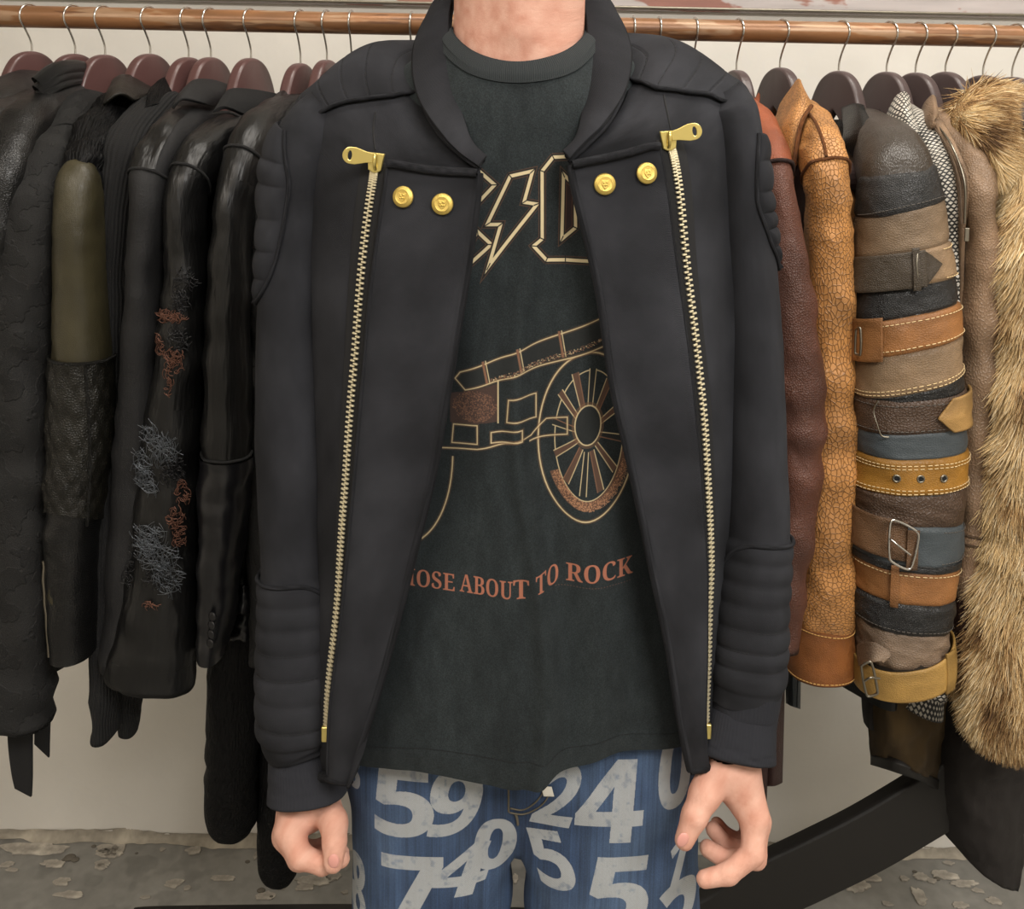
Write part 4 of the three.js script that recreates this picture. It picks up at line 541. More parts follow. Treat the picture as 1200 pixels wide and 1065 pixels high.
{ // R5 taupe leather with zip
  const o = garment('taupe_leather_jacket', 'taupe leather jacket with stand collar and zipped placket', 'jacket', RG, [1135, 742, ZS - 0.04]);
  bodyOf(o, 'R5', [1110, 720], M.taupe, { seed: 15 });
  const [g, S] = tube(R_([[1092, 138, 0.16, 14], [1110, 160, 0.11, 22], [1130, 194, 0.05, 24], [1141, 232, 0.02, 18], [1145, 300, 0.02, 19], [1142, 400, 0.02, 21], [1138, 500, 0.02, 22], [1134, 600, 0.02, 20], [1126, 680, 0.02, 17], [1120, 760, 0.03, 14]]), { wrinkle: 0.006, nv: 80, wf: 34 }); part(o, 'sleeve', g, M.taupe);
  part(o, 'placket', net([[[1082, 142, ZS - 0.1], [1092, 140, ZS - 0.08], [1104, 140, ZS - 0.08]], [[1098, 172, ZS - 0.06], [1108, 168, ZS - 0.03], [1122, 172, ZS - 0.02]], [[1113, 210, ZS - 0.05], [1122, 208, ZS - 0.005], [1134, 212, ZS + 0.01]], [[1118, 280, ZS - 0.05], [1124, 282, ZS - 0.005], [1131, 286, ZS]], [[1118, 420, ZS - 0.06], [1122, 420, ZS - 0.02], [1128, 420, ZS - 0.02]]], 0.004, 14, 34), M.taupe);
  for (const dx of [0, 6]) part(o, 'placket_seam', wire([[1092 + dx, 146, ZS - 0.07], [1110 + dx, 172, ZS - 0.012], [1124 + dx, 212, ZS + 0.012], [1127 + dx * 0.6, 262, ZS + 0.012]].map((q) => P(...q)), 0.0016, 40, 6), dx ? M.steel : M.taupe);
  part(o, 'zip_pull', metres(new RoundedBoxGeometry(0.006, 0.018, 0.003, 2, 0.001).translate(...P(1133, 275, ZS + 0.016).toArray())), M.steel);
  part(o, 'sleeve_seam', ring(S, S.v(622), 0.0018, 0.0012), M.taupe); part(o, 'sleeve_seam', ring(S, S.v(632), 0.0014, 0.0012), M.taupe);
  part(o, 'cuff', grid((u, v) => S(u, mix(S.v(694), S.v(756), v), 0.002), 40, 10, { closed: true }), M.darkBrown);
  part(o, 'collar', net([[[1076, 140, ZR + 0.07], [1082, 122, ZR + 0.1], [1092, 111, ZR + 0.11], [1097, 114, ZR + 0.12]], [[1074, 152, ZR + 0.1], [1084, 138, ZR + 0.15], [1094, 126, ZR + 0.165], [1099, 126, ZR + 0.165]], [[1082, 160, ZR + 0.13], [1088, 152, ZR + 0.17], [1094, 142, ZR + 0.18], [1100, 136, ZR + 0.175]]], 0.006, 22, 18), M.taupe);
}
{ // olive suede coat showing below the patchwork sleeve
  const o = garment('suede_coat', 'olive brown suede coat with black bound hem below the patchwork cuff', 'coat', RG, [1060, 915, ZR + 0.12]);
  const N = (dy) => [[[1010, 700, ZR + 0.08], [1040, 700, ZR + 0.13], [1075, 700, ZR + 0.12], [1118, 700, ZR + 0.06]], [[1012, 800, ZR + 0.08], [1042, 800, ZR + 0.14], [1078, 800, ZR + 0.13], [1116, 800, ZR + 0.06]], [[1020, 886 + dy, ZR + 0.08], [1046, 894 + dy, ZR + 0.14], [1080, 906 + dy, ZR + 0.14], [1104, 918 + dy, ZR + 0.06]]];
  part(o, 'coat_front', net(N(0), 0.01, 26, 24, 0.02), M.suede);
  const low = N(0)[2].map(([x, y, z]) => [x, y - 2, z + 0.002]), lo2 = low.map(([x, y, z]) => [x, y + 12, z - 0.004]); part(o, 'hem_binding', net([low, lo2], 0.012, 26, 4), M.black);
  part(o, 'lining', net([[[1008, 790, ZR + 0.06], [1020, 790, ZR + 0.1], [1034, 790, ZR + 0.1]], [[1010, 830, ZR + 0.06], [1018, 835, ZR + 0.1], [1030, 838, ZR + 0.1]], [[1012, 846, ZR + 0.06], [1018, 854, ZR + 0.1], [1028, 857, ZR + 0.1]]], 0.006), M.coatBrown);
}
{ // long dark coat behind the fur
  const o = garment('long_dark_coat', 'long blackish brown coat hanging below the fur coat nearly to the floor', 'coat', RG, [1170, 1045, ZR + 0.1]);
  part(o, 'coat_front', net([[[1092, 780, ZR + 0.04], [1130, 780, ZR + 0.1], [1170, 780, ZR + 0.1], [1215, 780, ZR + 0.06]], [[1092, 860, ZR + 0.04], [1130, 860, ZR + 0.11], [1170, 860, ZR + 0.11], [1215, 860, ZR + 0.06]], [[1094, 920, ZR + 0.05], [1128, 936, ZR + 0.11], [1166, 950, ZR + 0.12], [1205, 955, ZR + 0.08]], [[1104, 974, ZR + 0.06], [1136, 1010, ZR + 0.1], [1168, 1036, ZR + 0.12], [1194, 1046, ZR + 0.1]]], 0.014, 30, 40, 0.015), M.coatBrown);
}
function furry(o, samples, n, len, col, seed, name, w = 0.0009) {
  const r = rng(seed), blade = new THREE.BufferGeometry(), bp = [], bi = [], K = 4;   // bent tapered hair with three sides, one metre long
  for (let j = 0; j <= K; j++) { const t = j / K, rad = (1 - t) * 0.9 + 0.1, y = t, bend = 0.35 * t * t; for (let i = 0; i < 3; i++) { const a = i / 3 * 2 * Math.PI; bp.push(Math.cos(a) * rad, y, Math.sin(a) * rad - bend); } }
  for (let j = 0; j < K; j++) for (let i = 0; i < 3; i++) { const a = j * 3 + i, b = j * 3 + (i + 1) % 3; bi.push(a, a + 3, b, b, a + 3, b + 3); }
  blade.setAttribute('position', new THREE.Float32BufferAttribute(bp, 3)); blade.setIndex(bi); blade.computeVertexNormals();
  const m = new THREE.InstancedMesh(blade, M.furHair, n), base = baseOf.get(o), mm = new THREE.Matrix4(), x = V(0, 0, 0), y = V(0, 0, 0), z = V(0, 0, 0);
  for (let i = 0; i < n; i++) {
    const S = samples[Math.floor(r() * samples.length)], [u, v] = S.pick(r), p = S.f(u, v, 0), q = S.f(u, v, 0.01), nn = q.sub(p).normalize();
    const sw = fbm3(p.x * 22, p.y * 14, p.z * 22), sx = fbm3(p.x * 18 + 9, p.y * 18, p.z * 18 + 4);
    y.copy(S.lay ? S.lay(u, v) : V(0, -1, 0)).add(V(0.7 * sx, 0.5 * sw, 0.4 * sx)).addScaledVector(nn, (S.lay ? 0.3 : 0.62) + 0.3 * r()).add(V(r() - 0.5, r() - 0.5, r() - 0.5).multiplyScalar(0.55)).normalize();
    const L = len * (0.6 + 0.7 * r()), ww = w * (0.7 + 0.6 * r()); x.copy(nn).cross(y).normalize(); z.copy(x).cross(y).normalize();
    mm.makeBasis(x.clone().multiplyScalar(ww), y.clone().multiplyScalar(L), z.clone().multiplyScalar(ww)); mm.elements[8] = z.x * L * 0.25; mm.elements[9] = z.y * L * 0.25; mm.elements[10] = z.z * L * 0.25;
    mm.makeBasis(x.clone().multiplyScalar(ww), y.clone().multiplyScalar(L), z.clone().multiplyScalar(ww)); mm.setPosition(p.x - base.x, p.y - base.y, p.z - base.z); m.setMatrixAt(i, mm); m.setColorAt(i, col(p, r));
  }
  m.name = name; m.userData.kind = 'stuff'; shade(m); o.add(m);
}
{ // R6 fur coat
  const o = garment('fur_coat', 'thick golden brown fur coat with big shaggy collar', 'coat', RG, [1185, 886, ZS]);
  const rows = R_([[1146, 150, 0.14, 24], [1170, 180, 0.09, 28], [1196, 226, 0.04, 26], [1208, 290, 0, 34, 0.05], [1212, 400, 0, 40, 0.055], [1212, 500, -0.01, 48, 0.06], [1209, 600, -0.01, 55, 0.06], [1204, 700, -0.01, 61, 0.06], [1200, 790, -0.01, 64, 0.06], [1200, 840, -0.01, 60, 0.056], [1202, 860, -0.01, 48, 0.04]]);
  const [g, S] = tube(rows, { wrinkle: 0.012, wf: 24, nv: 90 }); part(o, 'sleeve', g, M.furSkin);
  bodyOf(o, 'R6', [1180, 860], M.furSkin, { seed: 16 });
  const CN = netSurface([[[1110, 140, ZR + 0.1], [1122, 114, ZR + 0.1], [1142, 100, ZR + 0.08], [1166, 96, ZR + 0.06], [1182, 102, ZR + 0.04]], [[1108, 154, ZR + 0.14], [1126, 132, ZR + 0.17], [1150, 116, ZR + 0.17], [1172, 112, ZR + 0.14], [1186, 116, ZR + 0.1]], [[1122, 170, ZR + 0.16], [1136, 154, ZR + 0.2], [1156, 138, ZR + 0.2], [1174, 132, ZR + 0.18], [1186, 134, ZR + 0.13]], [[1140, 184, ZR + 0.17], [1152, 176, ZR + 0.21], [1162, 162, ZR + 0.22], [1172, 154, ZR + 0.2], [1180, 152, ZR + 0.16]], [[1162, 216, ZR + 0.2], [1166, 212, ZR + 0.22], [1170, 200, ZR + 0.23], [1174, 182, ZR + 0.22], [1172, 156, ZR + 0.18]]]);
  part(o, 'collar', sheet(CN, 26, 26, 0.012), M.furSkin);
  const cN = (u, v, h) => { const a = CN(u, v), b = CN(clamp(u + 0.02), v).sub(CN(clamp(u - 0.02), v)), c = CN(u, clamp(v + 0.02)).sub(CN(u, clamp(v - 0.02))); return a.addScaledVector(c.cross(b).normalize(), h); };
  const ca = new THREE.Color(0xd9bb88), cb = new THREE.Color(0xa98250), cc = new THREE.Color(0x5b4026), cd = new THREE.Color(0xecd9b2);
  const col = (p, r) => { const m = fbm3(p.x * 40, p.y * 16, p.z * 40, 4), q = fbm3(p.x * 12, p.y * 9, 5, 2) + 0.3, s = clamp(0.5 + 1.1 * m + 0.5 * q + 0.5 * (r() - 0.5)); const k = r(); return (s < 0.3 ? cc.clone().lerp(cb, s / 0.3 * 0.7) : cb.clone().lerp(k < 0.25 ? cd : ca, clamp((s - 0.3) / 0.35))).multiplyScalar(0.85 + 0.3 * r()); };
  const sleeve = { f: S, pick: (r) => [r() < 0.75 ? 0.16 + 0.42 * r() : r(), r()] }, coll = { f: cN, pick: (r) => [r(), r()], lay: () => V(0.5, -0.55, 0.1) };
  furry(o, [sleeve, sleeve, sleeve, coll], 70000, 0.026, col, 5, 'fur');
}
{ // R7 dark leather jacket at the end
  const o = garment('dark_leather_jacket', 'dark plum leather jacket peeking out past the fur collar', 'jacket', RG, [1230, 700, ZR + 0.1]);
  bodyOf(o, 'R7', [1220, 760], M.darkBrown, { seed: 17, shift: 0.06 });
  part(o, 'collar', net([[[1176, 126, ZR + 0.1], [1188, 119, ZR + 0.12], [1204, 117, ZR + 0.12], [1226, 124, ZR + 0.1]], [[1174, 138, ZR + 0.14], [1190, 132, ZR + 0.18], [1208, 132, ZR + 0.18], [1230, 140, ZR + 0.15]], [[1182, 152, ZR + 0.15], [1196, 154, ZR + 0.19], [1212, 158, ZR + 0.2], [1234, 166, ZR + 0.17]]], 0.005, 22, 16, 0.004), leather(0x3a3436, 0.42));
}

// ---------------------------------------------------------------- the person
const ZP = -1.09;   // depth of the middle of the body
const person = thing('person', 'person in an open black jacket, black printed tee and blue jeans with numbers', 'person', V(P(607, 900, ZP).x, 0, ZP));
const W = (q) => P(...q);
// --- jacket shell: rings of nine points round the body, open at the front
const JL = [   // front edge, zip line, side
  [[560, 190, -0.958], [514, 156, -0.985], [488, 98, -1.06]],
  [[561, 196, -0.955], [480, 176, -0.982], [432, 64, -1.095]],
  [[562, 204, -0.953], [446, 186, -0.98], [374, 100, -1.1]],
  [[560, 228, -0.95], [437, 222, -0.975], [345, 150, -1.1]],
  [[546, 330, -0.948], [424, 330, -0.97], [352, 330, -1.09]],
  [[526, 450, -0.948], [416, 450, -0.97], [366, 450, -1.08]],
  [[506, 560, -0.95], [410, 560, -0.97], [372, 560, -1.08]],
  [[482, 660, -0.955], [403, 660, -0.972], [372, 660, -1.08]],
  [[457, 760, -0.96], [394, 760, -0.975], [370, 760, -1.08]],
  [[431, 850, -0.967], [388, 850, -0.98], [368, 850, -1.08]],
  [[410, 913, -0.975], [388, 910, -0.985], [372, 900, -1.08]]];
const JR = [
  [[670, 184, -0.958], [714, 146, -0.985], [734, 92, -1.06]],
  [[669, 188, -0.955], [756, 140, -0.982], [790, 57, -1.095]],
  [[668, 194, -0.953], [780, 162, -0.98], [850, 90, -1.1]],
  [[674, 226, -0.95], [792, 210, -0.975], [880, 134, -1.1]],
  [[700, 330, -0.948], [804, 330, -0.97], [874, 330, -1.09]],
  [[718, 450, -0.948], [817, 450, -0.97], [866, 450, -1.08]],
  [[742, 560, -0.95], [826, 560, -0.97], [862, 560, -1.08]],
  [[763, 660, -0.955], [831, 660, -0.972], [862, 660, -1.08]],
  [[783, 760, -0.96], [830, 760, -0.975], [862, 760, -1.08]],
  [[798, 850, -0.967], [829, 850, -0.98], [860, 850, -1.08]],
  [[810, 904, -0.975], [831, 900, -0.985], [856, 892, -1.08]]];
const JW = JL.map((l, i) => {
  const a = l.map(W), b = JR[i].map(W), bz = [-1.165, -1.19, -1.2, -1.205, -1.21, -1.205, -1.2, -1.2, -1.2, -1.2, -1.2][i], up = [0.035, 0.02, 0.0, -0.01, 0, 0, 0, 0, 0, 0, 0][i];
  const k = i < 1 ? 0.62 : 0.7, q1 = V(mix((a[2].x + b[2].x) / 2, a[2].x, k), a[2].y + up, bz), q2 = V(mix((a[2].x + b[2].x) / 2, b[2].x, k), b[2].y + up, bz), m = V((a[2].x + b[2].x) / 2, (a[2].y + b[2].y) / 2 + up * 1.2, bz - 0.012);
  return [a[0], a[1], a[2], q1, m, q2, b[2], b[1], b[0]].map((p) => p.toArray());
});
function JS(u, v, h = 0) {
  const p = V(...cr(JW.map((r) => cr(r, u)), v));
  const f = fbm3(p.x * 9, p.y * 3.2, p.z * 9 + 2, 3), w = sst(0.1, 0.35, v);
  let out = h + w * 0.010 * f;
  if (!out) return p;
  const e = 0.006, row = JW.map((r) => cr(r, clamp(u + e))), row0 = JW.map((r) => cr(r, clamp(u - e))), rc = JW.map((r) => cr(r, u));
  const du = V(...cr(row, v)).sub(V(...cr(row0, v))), dv = V(...cr(rc, clamp(v + 0.004))).sub(V(...cr(rc, clamp(v - 0.004))));
  return p.addScaledVector(dv.cross(du).normalize().multiplyScalar(-1), -out);
}
// does the normal point outwards? (front panel must move towards the camera)
const jsign = JS(0.06, 0.5, 0.01).z > JS(0.06, 0.5, 0).z ? 1 : -1;
const JO = (u, v, h = 0) => JS(u, v, jsign * h);
function onJacket(px, py, s, h = 0, u1 = 0.27, v0 = 0, v1 = 0.4) {   // where on the front a pixel falls
  let best = 1e9, bu = 0, bv = 0, cu = u1 / 2, cv = (v0 + v1) / 2, ru = u1 / 2, rv = (v1 - v0) / 2;
  for (let pass = 0; pass < 3; pass++) { const ou = cu, ov = cv; for (let i = -14; i <= 14; i++) for (let j = -14; j <= 14; j++) { const u = clamp(ou + ru * i / 14, 0, u1), v = clamp(ov + rv * j / 14, v0, v1), uu = s ? 1 - u : u, q = pixel(JS(uu, v)), d = Math.hypot(q[0] - px, q[1] - py); if (d < best) { best = d; bu = uu; bv = v; cu = u; cv = v; } } ru /= 9; rv /= 9; }
  return [bu, bv];
}
const vRing = (i) => i / (JW.length - 1);
const jacket = part(person, 'jacket', sheet((u, v) => JO(u, v), 150, 130, 0.004 * jsign), M.sweat, 'black sweatshirt fabric biker jacket worn open');
// front flaps, proud of the body, from the opening edge to just inside the zip
const flapTop = 2 / 10;
for (const s of [0, 1]) {
  const U = (t) => s ? 1 - t : t;
  const F = (a, b, h) => { const uu = mix(-0.0, 0.108, a), cornerR = 0.03, dx = Math.max(0, (a - 0.86) / 0.14); const v0 = flapTop + 0.012 * dx * dx; return JO(U(uu), mix(v0, 0.995, b), h); };
  part(jacket, 'front_flap', sheet((a, b) => F(s ? 1 - a : a, b, 0.0062 + 0.0035 * sst(0.035, 0, b) + 0.0012 * sst(0.12, 0, a) ), 44, 120, 0.006 * jsign), M.sweat);
  part(jacket, 'flap_piping', wire(Array.from({ length: 30 }, (_, i) => F(i / 29, 0.004, 0.009)), 0.0042, 60, 10), M.sweat);
  part(jacket, 'flap_piping', wire(Array.from({ length: 40 }, (_, i) => F(1, 0.01 + 0.97 * i / 39, 0.0055)), 0.0022, 120, 8), M.sweat);
  part(jacket, 'flap_edge', wire(Array.from({ length: 40 }, (_, i) => F(0, i / 39, 0.003)), 0.0045, 120, 8), M.sweat);
  // rounded lower tip
  part(jacket, 'hem_binding', wire(Array.from({ length: 20 }, (_, i) => JO(U(i / 19 * 0.22), 0.996, 0.002)), 0.0055, 40, 8), M.sweat);
  // quilted shoulder yoke
  const seamUV = (s ? [[735, 94], [750, 99], [770, 107], [800, 110], [830, 114], [856, 121], [877, 132]] : [[486, 112], [462, 115], [434, 118], [408, 122], [386, 130], [366, 145], [351, 163]]).map(([x, y]) => { const q = onJacket(x, y, s, 0, 0.3); return [s ? 1 - q[0] : q[0], q[1]]; });
  const YK = (a, b, h) => { const [su, sv] = cr(seamUV, b); return JO(U(mix(su, 0.36, a)), mix(sv, mix(0.004, 0.3, b), sst(0, 0.35, a)), h); };
  part(jacket, 'shoulder_yoke', sheet((a, b) => { const st = Math.abs(((b * 6.2) % 1) - 0.5) * 2, gr = sst(0.88, 1, st); return YK(s ? 1 - a : a, b, 0.0046 - 0.0014 * gr); }, 36, 140, 0.004 * jsign), M.sweat);
  part(jacket, 'yoke_piping', wire(Array.from({ length: 40 }, (_, i) => YK(0, i / 39, 0.0046)), 0.0023, 80, 8), M.sweat);
  const stl = []; for (let k = 1; k < 7; k++) stl.push(stitches((a, b, h) => YK(a, b, h), (t) => [mix(0.03, 0.9, t), k / 6.2, 0.0036], 18, 0.003, 0.0006));
  part(jacket, 'yoke_stitching', merge(stl), M.tape).userData.kind = 'stuff';
  // seam running up from the zip to the yoke
  part(jacket, 'panel_seam', wire((s ? [[786, 152], [783, 138], [780, 124], [778, 112]] : [[440, 176], [438, 160], [438, 146], [440, 132]]).map(([x, y]) => { const q = onJacket(x, y, s); return JO(q[0], q[1], 0.0002); }), 0.0011, 24, 6), M.tape);
  // zip: tape and brass teeth
  const zu = 0.124, vz0 = s ? 0.196 : 0.214, vz1 = 0.9;
  part(jacket, 'zip_tape', sheet((a, b) => JO(U(s ? mix(zu + 0.016, zu - 0.012, a) : mix(zu - 0.012, zu + 0.016, a)), mix(vz0 - 0.004, vz1, b), 0.0012), 6, 100, 0.001 * jsign), M.tape);
  const teeth = [], n = 132, tg = new RoundedBoxGeometry(0.0056, 0.0021, 0.0024, 1, 0.0006);
  for (let i = 0; i < n; i++) for (const side of [0, 1]) {
    const t = (i + side * 0.5) / n, v = mix(vz0, vz1, t), c = JO(U(zu), v, 0.0028), d = JO(U(zu), clamp(v + 0.003), 0.0028).sub(c).normalize(), o2 = JO(U(zu), v, 0.0128).sub(c).normalize(), x = d.clone().cross(o2).normalize();
    const m = new THREE.Matrix4().makeBasis(x, d.clone().negate(), x.clone().cross(d.clone().negate())).setPosition(c.addScaledVector(x, (side - 0.5) * 0.0042)); teeth.push(tg.clone().applyMatrix4(m));
  }
  part(jacket, 'zip_teeth', merge(teeth), M.teeth, 'brass zip teeth').userData.kind = 'stuff';
  // slider and pull tab
  const c = W(s ? [785, 164, -0.965] : [439, 190, -0.965]), dir = s ? 1 : -1, rot = s ? 0.22 : 0.12, surf = JO(U(zu), vz0 - 0.006, 0.006); c.z = surf.z + 0.001;
  const sl = new THREE.Shape([[-0.0075, 0.008], [0.0075, 0.008], [0.0055, -0.0075], [0.0022, -0.0095], [-0.0022, -0.0095], [-0.0055, -0.0075]].map((p) => new THREE.Vector2(...p)));
  const slider = new THREE.ExtrudeGeometry(sl, { depth: 0.004, bevelEnabled: true, bevelSize: 0.001, bevelThickness: 0.001, bevelSegments: 2 }).rotateZ(s ? 0.1 : -0.1).translate(c.x, c.y, c.z - 0.001);
  const bridge = wire([V(0, 0.007, 0.003), V(0, 0.006, 0.0085), V(0, -0.002, 0.009), V(0, -0.0075, 0.004)], 0.0018, 20, 8).translate(c.x, c.y, c.z);
  const tab = new THREE.Shape(); tab.moveTo(0, -0.0042); tab.lineTo(0.006, -0.0048); tab.lineTo(0.017, -0.0078); tab.absarc(0.0215, 0, 0.0078, -Math.PI / 2, Math.PI / 2); tab.lineTo(0.017, 0.0078); tab.lineTo(0.006, 0.0048); tab.lineTo(0, 0.0042); tab.closePath();
  const hole = new THREE.Path(); hole.absellipse(0.0225, 0, 0.0026, 0.0052, 0, Math.PI * 2, true); tab.holes.push(hole);
  const tabg = new THREE.ExtrudeGeometry(tab, { depth: 0.0014, bevelEnabled: true, bevelSize: 0.0006, bevelThickness: 0.0006, bevelSegments: 2, curveSegments: 20 }); if (!s) tabg.rotateY(Math.PI).translate(0, 0, 0.0014); tabg.rotateZ(s ? rot : -rot + 0.02).rotateY(s ? -0.0 : 0.0).translate(c.x + dir * 0.002, c.y + 0.004, c.z + 0.006);
  const zp = part(jacket, 'zip_slider', merge([slider, bridge]), M.brass, 'brass zip slider'); part(jacket, 'zip_pull', tabg, M.brass, 'brass zip pull tab with an oval hole');
  const e = JO(U(zu), 0.909, 0.004); part(jacket, 'zip_stop', metres(new RoundedBoxGeometry(0.007, 0.017, 0.005, 2, 0.0015).translate(e.x, e.y, e.z)), M.brass, 'brass zip end piece');
}
// brass buttons with a raised crest
{
  const prof = [[0, 0.0024], [0.0062, 0.0024], [0.0066, 0.0031], [0.0072, 0.0031], [0.0076, 0.0024], [0.0096, 0.0018], [0.0106, 0.0006], [0.0106, -0.0006], [0.009, -0.002], [0, -0.002]].map((p) => new THREE.Vector2(...p));
  const crest = [], sh = new THREE.Shape(); sh.moveTo(-0.003, 0.0034); sh.quadraticCurveTo(0, 0.0024, 0.003, 0.0034); sh.quadraticCurveTo(0.0044, -0.001, 0, -0.0046); sh.quadraticCurveTo(-0.0044, -0.001, -0.003, 0.0034);
  crest.push(new THREE.ExtrudeGeometry(sh, { depth: 0.0006, bevelEnabled: true, bevelSize: 0.0005, bevelThickness: 0.0005, bevelSegments: 2 }).translate(0, 0, 0.0022));
  for (const [x, y, r] of [[-0.0016, 0.001, 0.0011], [0.0015, 0.0016, 0.0012], [0.0003, -0.0012, 0.0013], [0.002, -0.0012, 0.0009], [-0.0019, -0.0014, 0.0009]]) crest.push(new THREE.SphereGeometry(r, 10, 8).scale(1, 1, 0.7).translate(x, y, 0.0033));
  const bg = merge([new THREE.LatheGeometry(prof, 40).rotateX(Math.PI / 2), ...crest]);
  for (const [px, py, u, v] of [[476, 231, 0.07, 0.29], [520, 239, 0.03, 0.29], [707, 216, 0.97, 0.29], [754, 204, 0.94, 0.27]]) {
    const [bu, bv] = onJacket(px, py, px > 600);
    const p = JO(bu, bv, 0.0085), q = JO(bu, bv, 0.0185), rot = new THREE.Quaternion().setFromUnitVectors(V(0, 0, 1), q.sub(p).normalize()); part(jacket, 'button', bg.clone().applyQuaternion(rot).translate(p.x, p.y, p.z), M.brassSoft, 'round brass button with raised crest');
  }
}
// collar: a soft band round the neck from one lapel tip to the other
{
  const outer = [[563, 198, -0.95], [538, 180, -0.958], [512, 153, -0.975], [492, 112, -1.02], [489, 66, -1.075], [503, 28, -1.115], [530, -8, -1.15]], inner = [[566, 190, -0.958], [546, 168, -0.972], [534, 128, -1.01], [527, 84, -1.04], [526, 44, -1.075], [529, 10, -1.11], [540, -18, -1.14]];
  const outR = [[667, 190, -0.95], [690, 168, -0.958], [714, 142, -0.975], [732, 104, -1.02], [735, 62, -1.075], [720, 24, -1.115], [694, -6, -1.15]], inR = [[664, 184, -0.958], [682, 164, -0.972], [689, 128, -1.01], [691, 84, -1.04], [688, 44, -1.075], [684, 10, -1.11], [676, -16, -1.14]];
  const back = (a, k) => { const p = W(a); return [p.x, p.y + k, -1.175]; };
  const O = [...outer.map((q) => W(q).toArray()), back([607, -34, -1.17], 0), ...outR.map((q) => W(q).toArray()).reverse()], I = [...inner.map((q) => W(q).toArray()), back([607, -46, -1.16], 0.006), ...inR.map((q) => W(q).toArray()).reverse()];
  const CS = (u, v) => { const o = V(...cr(O, u)), i = V(...cr(I, u)), m = o.clone().lerp(i, v), w = Math.sin(v * Math.PI) * Math.min(1, o.distanceTo(i) / 0.03); m.z += 0.005 * w; m.y += 0.002 * w; return m; };
  part(jacket, 'collar', sheet((u, v) => CS(u, 1 - v), 160, 18, 0.008), M.sweat); part(jacket, 'collar_piping', wire(Array.from({ length: 80 }, (_, i) => CS(i / 79, 0.0).add(V(0, 0, 0.001))), 0.0024, 160, 8), M.sweat);
  part(jacket, 'collar_edge', wire(Array.from({ length: 80 }, (_, i) => CS(i / 79, 1.0)), 0.003, 160, 8), M.sweat);
  for (const k of [0.33, 0.66]) part(jacket, 'collar_seam', wire(Array.from({ length: 60 }, (_, i) => CS(mix(0.16, 0.84, i / 59), k).add(V(0, 0.0003, 0.0006))), 0.0009, 120, 6), M.tape);
}
// sleeves, pads and cuffs
const arms = [
  { rows: [[395, 128, -1.1, 34, 0.045], [377, 152, -1.1, 40, 0.07], [360, 190, -1.1, 42, 0.08], [353, 260, -1.1, 42, 0.08], [348, 350, -1.095, 43, 0.078], [347, 450, -1.09, 44, 0.074], [348, 550, -1.08, 45, 0.07], [351, 640, -1.07, 46, 0.066], [354, 720, -1.06, 46, 0.063], [356, 800, -1.05, 46, 0.06], [357, 866, -1.045, 45, 0.056], [361, 884, -1.043, 41, 0.05]], cuff: [[353, 866, -1.045, 42, 0.052], [357, 884, -1.043, 41, 0.05], [359, 905, -1.04, 43, 0.05], [361, 930, -1.035, 45.5, 0.05], [362, 951, -1.03, 46.5, 0.05]], s: -1, pad: [200, 366], low: [682, 866] },
  { rows: [[835, 110, -1.1, 32, 0.045], [845, 132, -1.1, 36, 0.068], [854, 172, -1.095, 33, 0.078], [860, 250, -1.09, 36, 0.078], [870, 350, -1.085, 36, 0.076], [876, 450, -1.075, 36, 0.074], [878, 550, -1.06, 37, 0.07], [878, 630, -1.05, 38, 0.066], [873, 712, -1.035, 40, 0.062], [869, 776, -1.025, 43, 0.058], [867, 806, -1.02, 45, 0.055], [863, 824, -1.02, 44, 0.05]], cuff: [[870, 806, -1.02, 44, 0.05], [867, 838, -1.02, 44, 0.05], [863, 860, -1.015, 45.5, 0.049], [860, 884, -1.01, 47.5, 0.049], [858, 902, -1.005, 48, 0.049]], s: 1, pad: [190, 326], low: [638, 806] }];
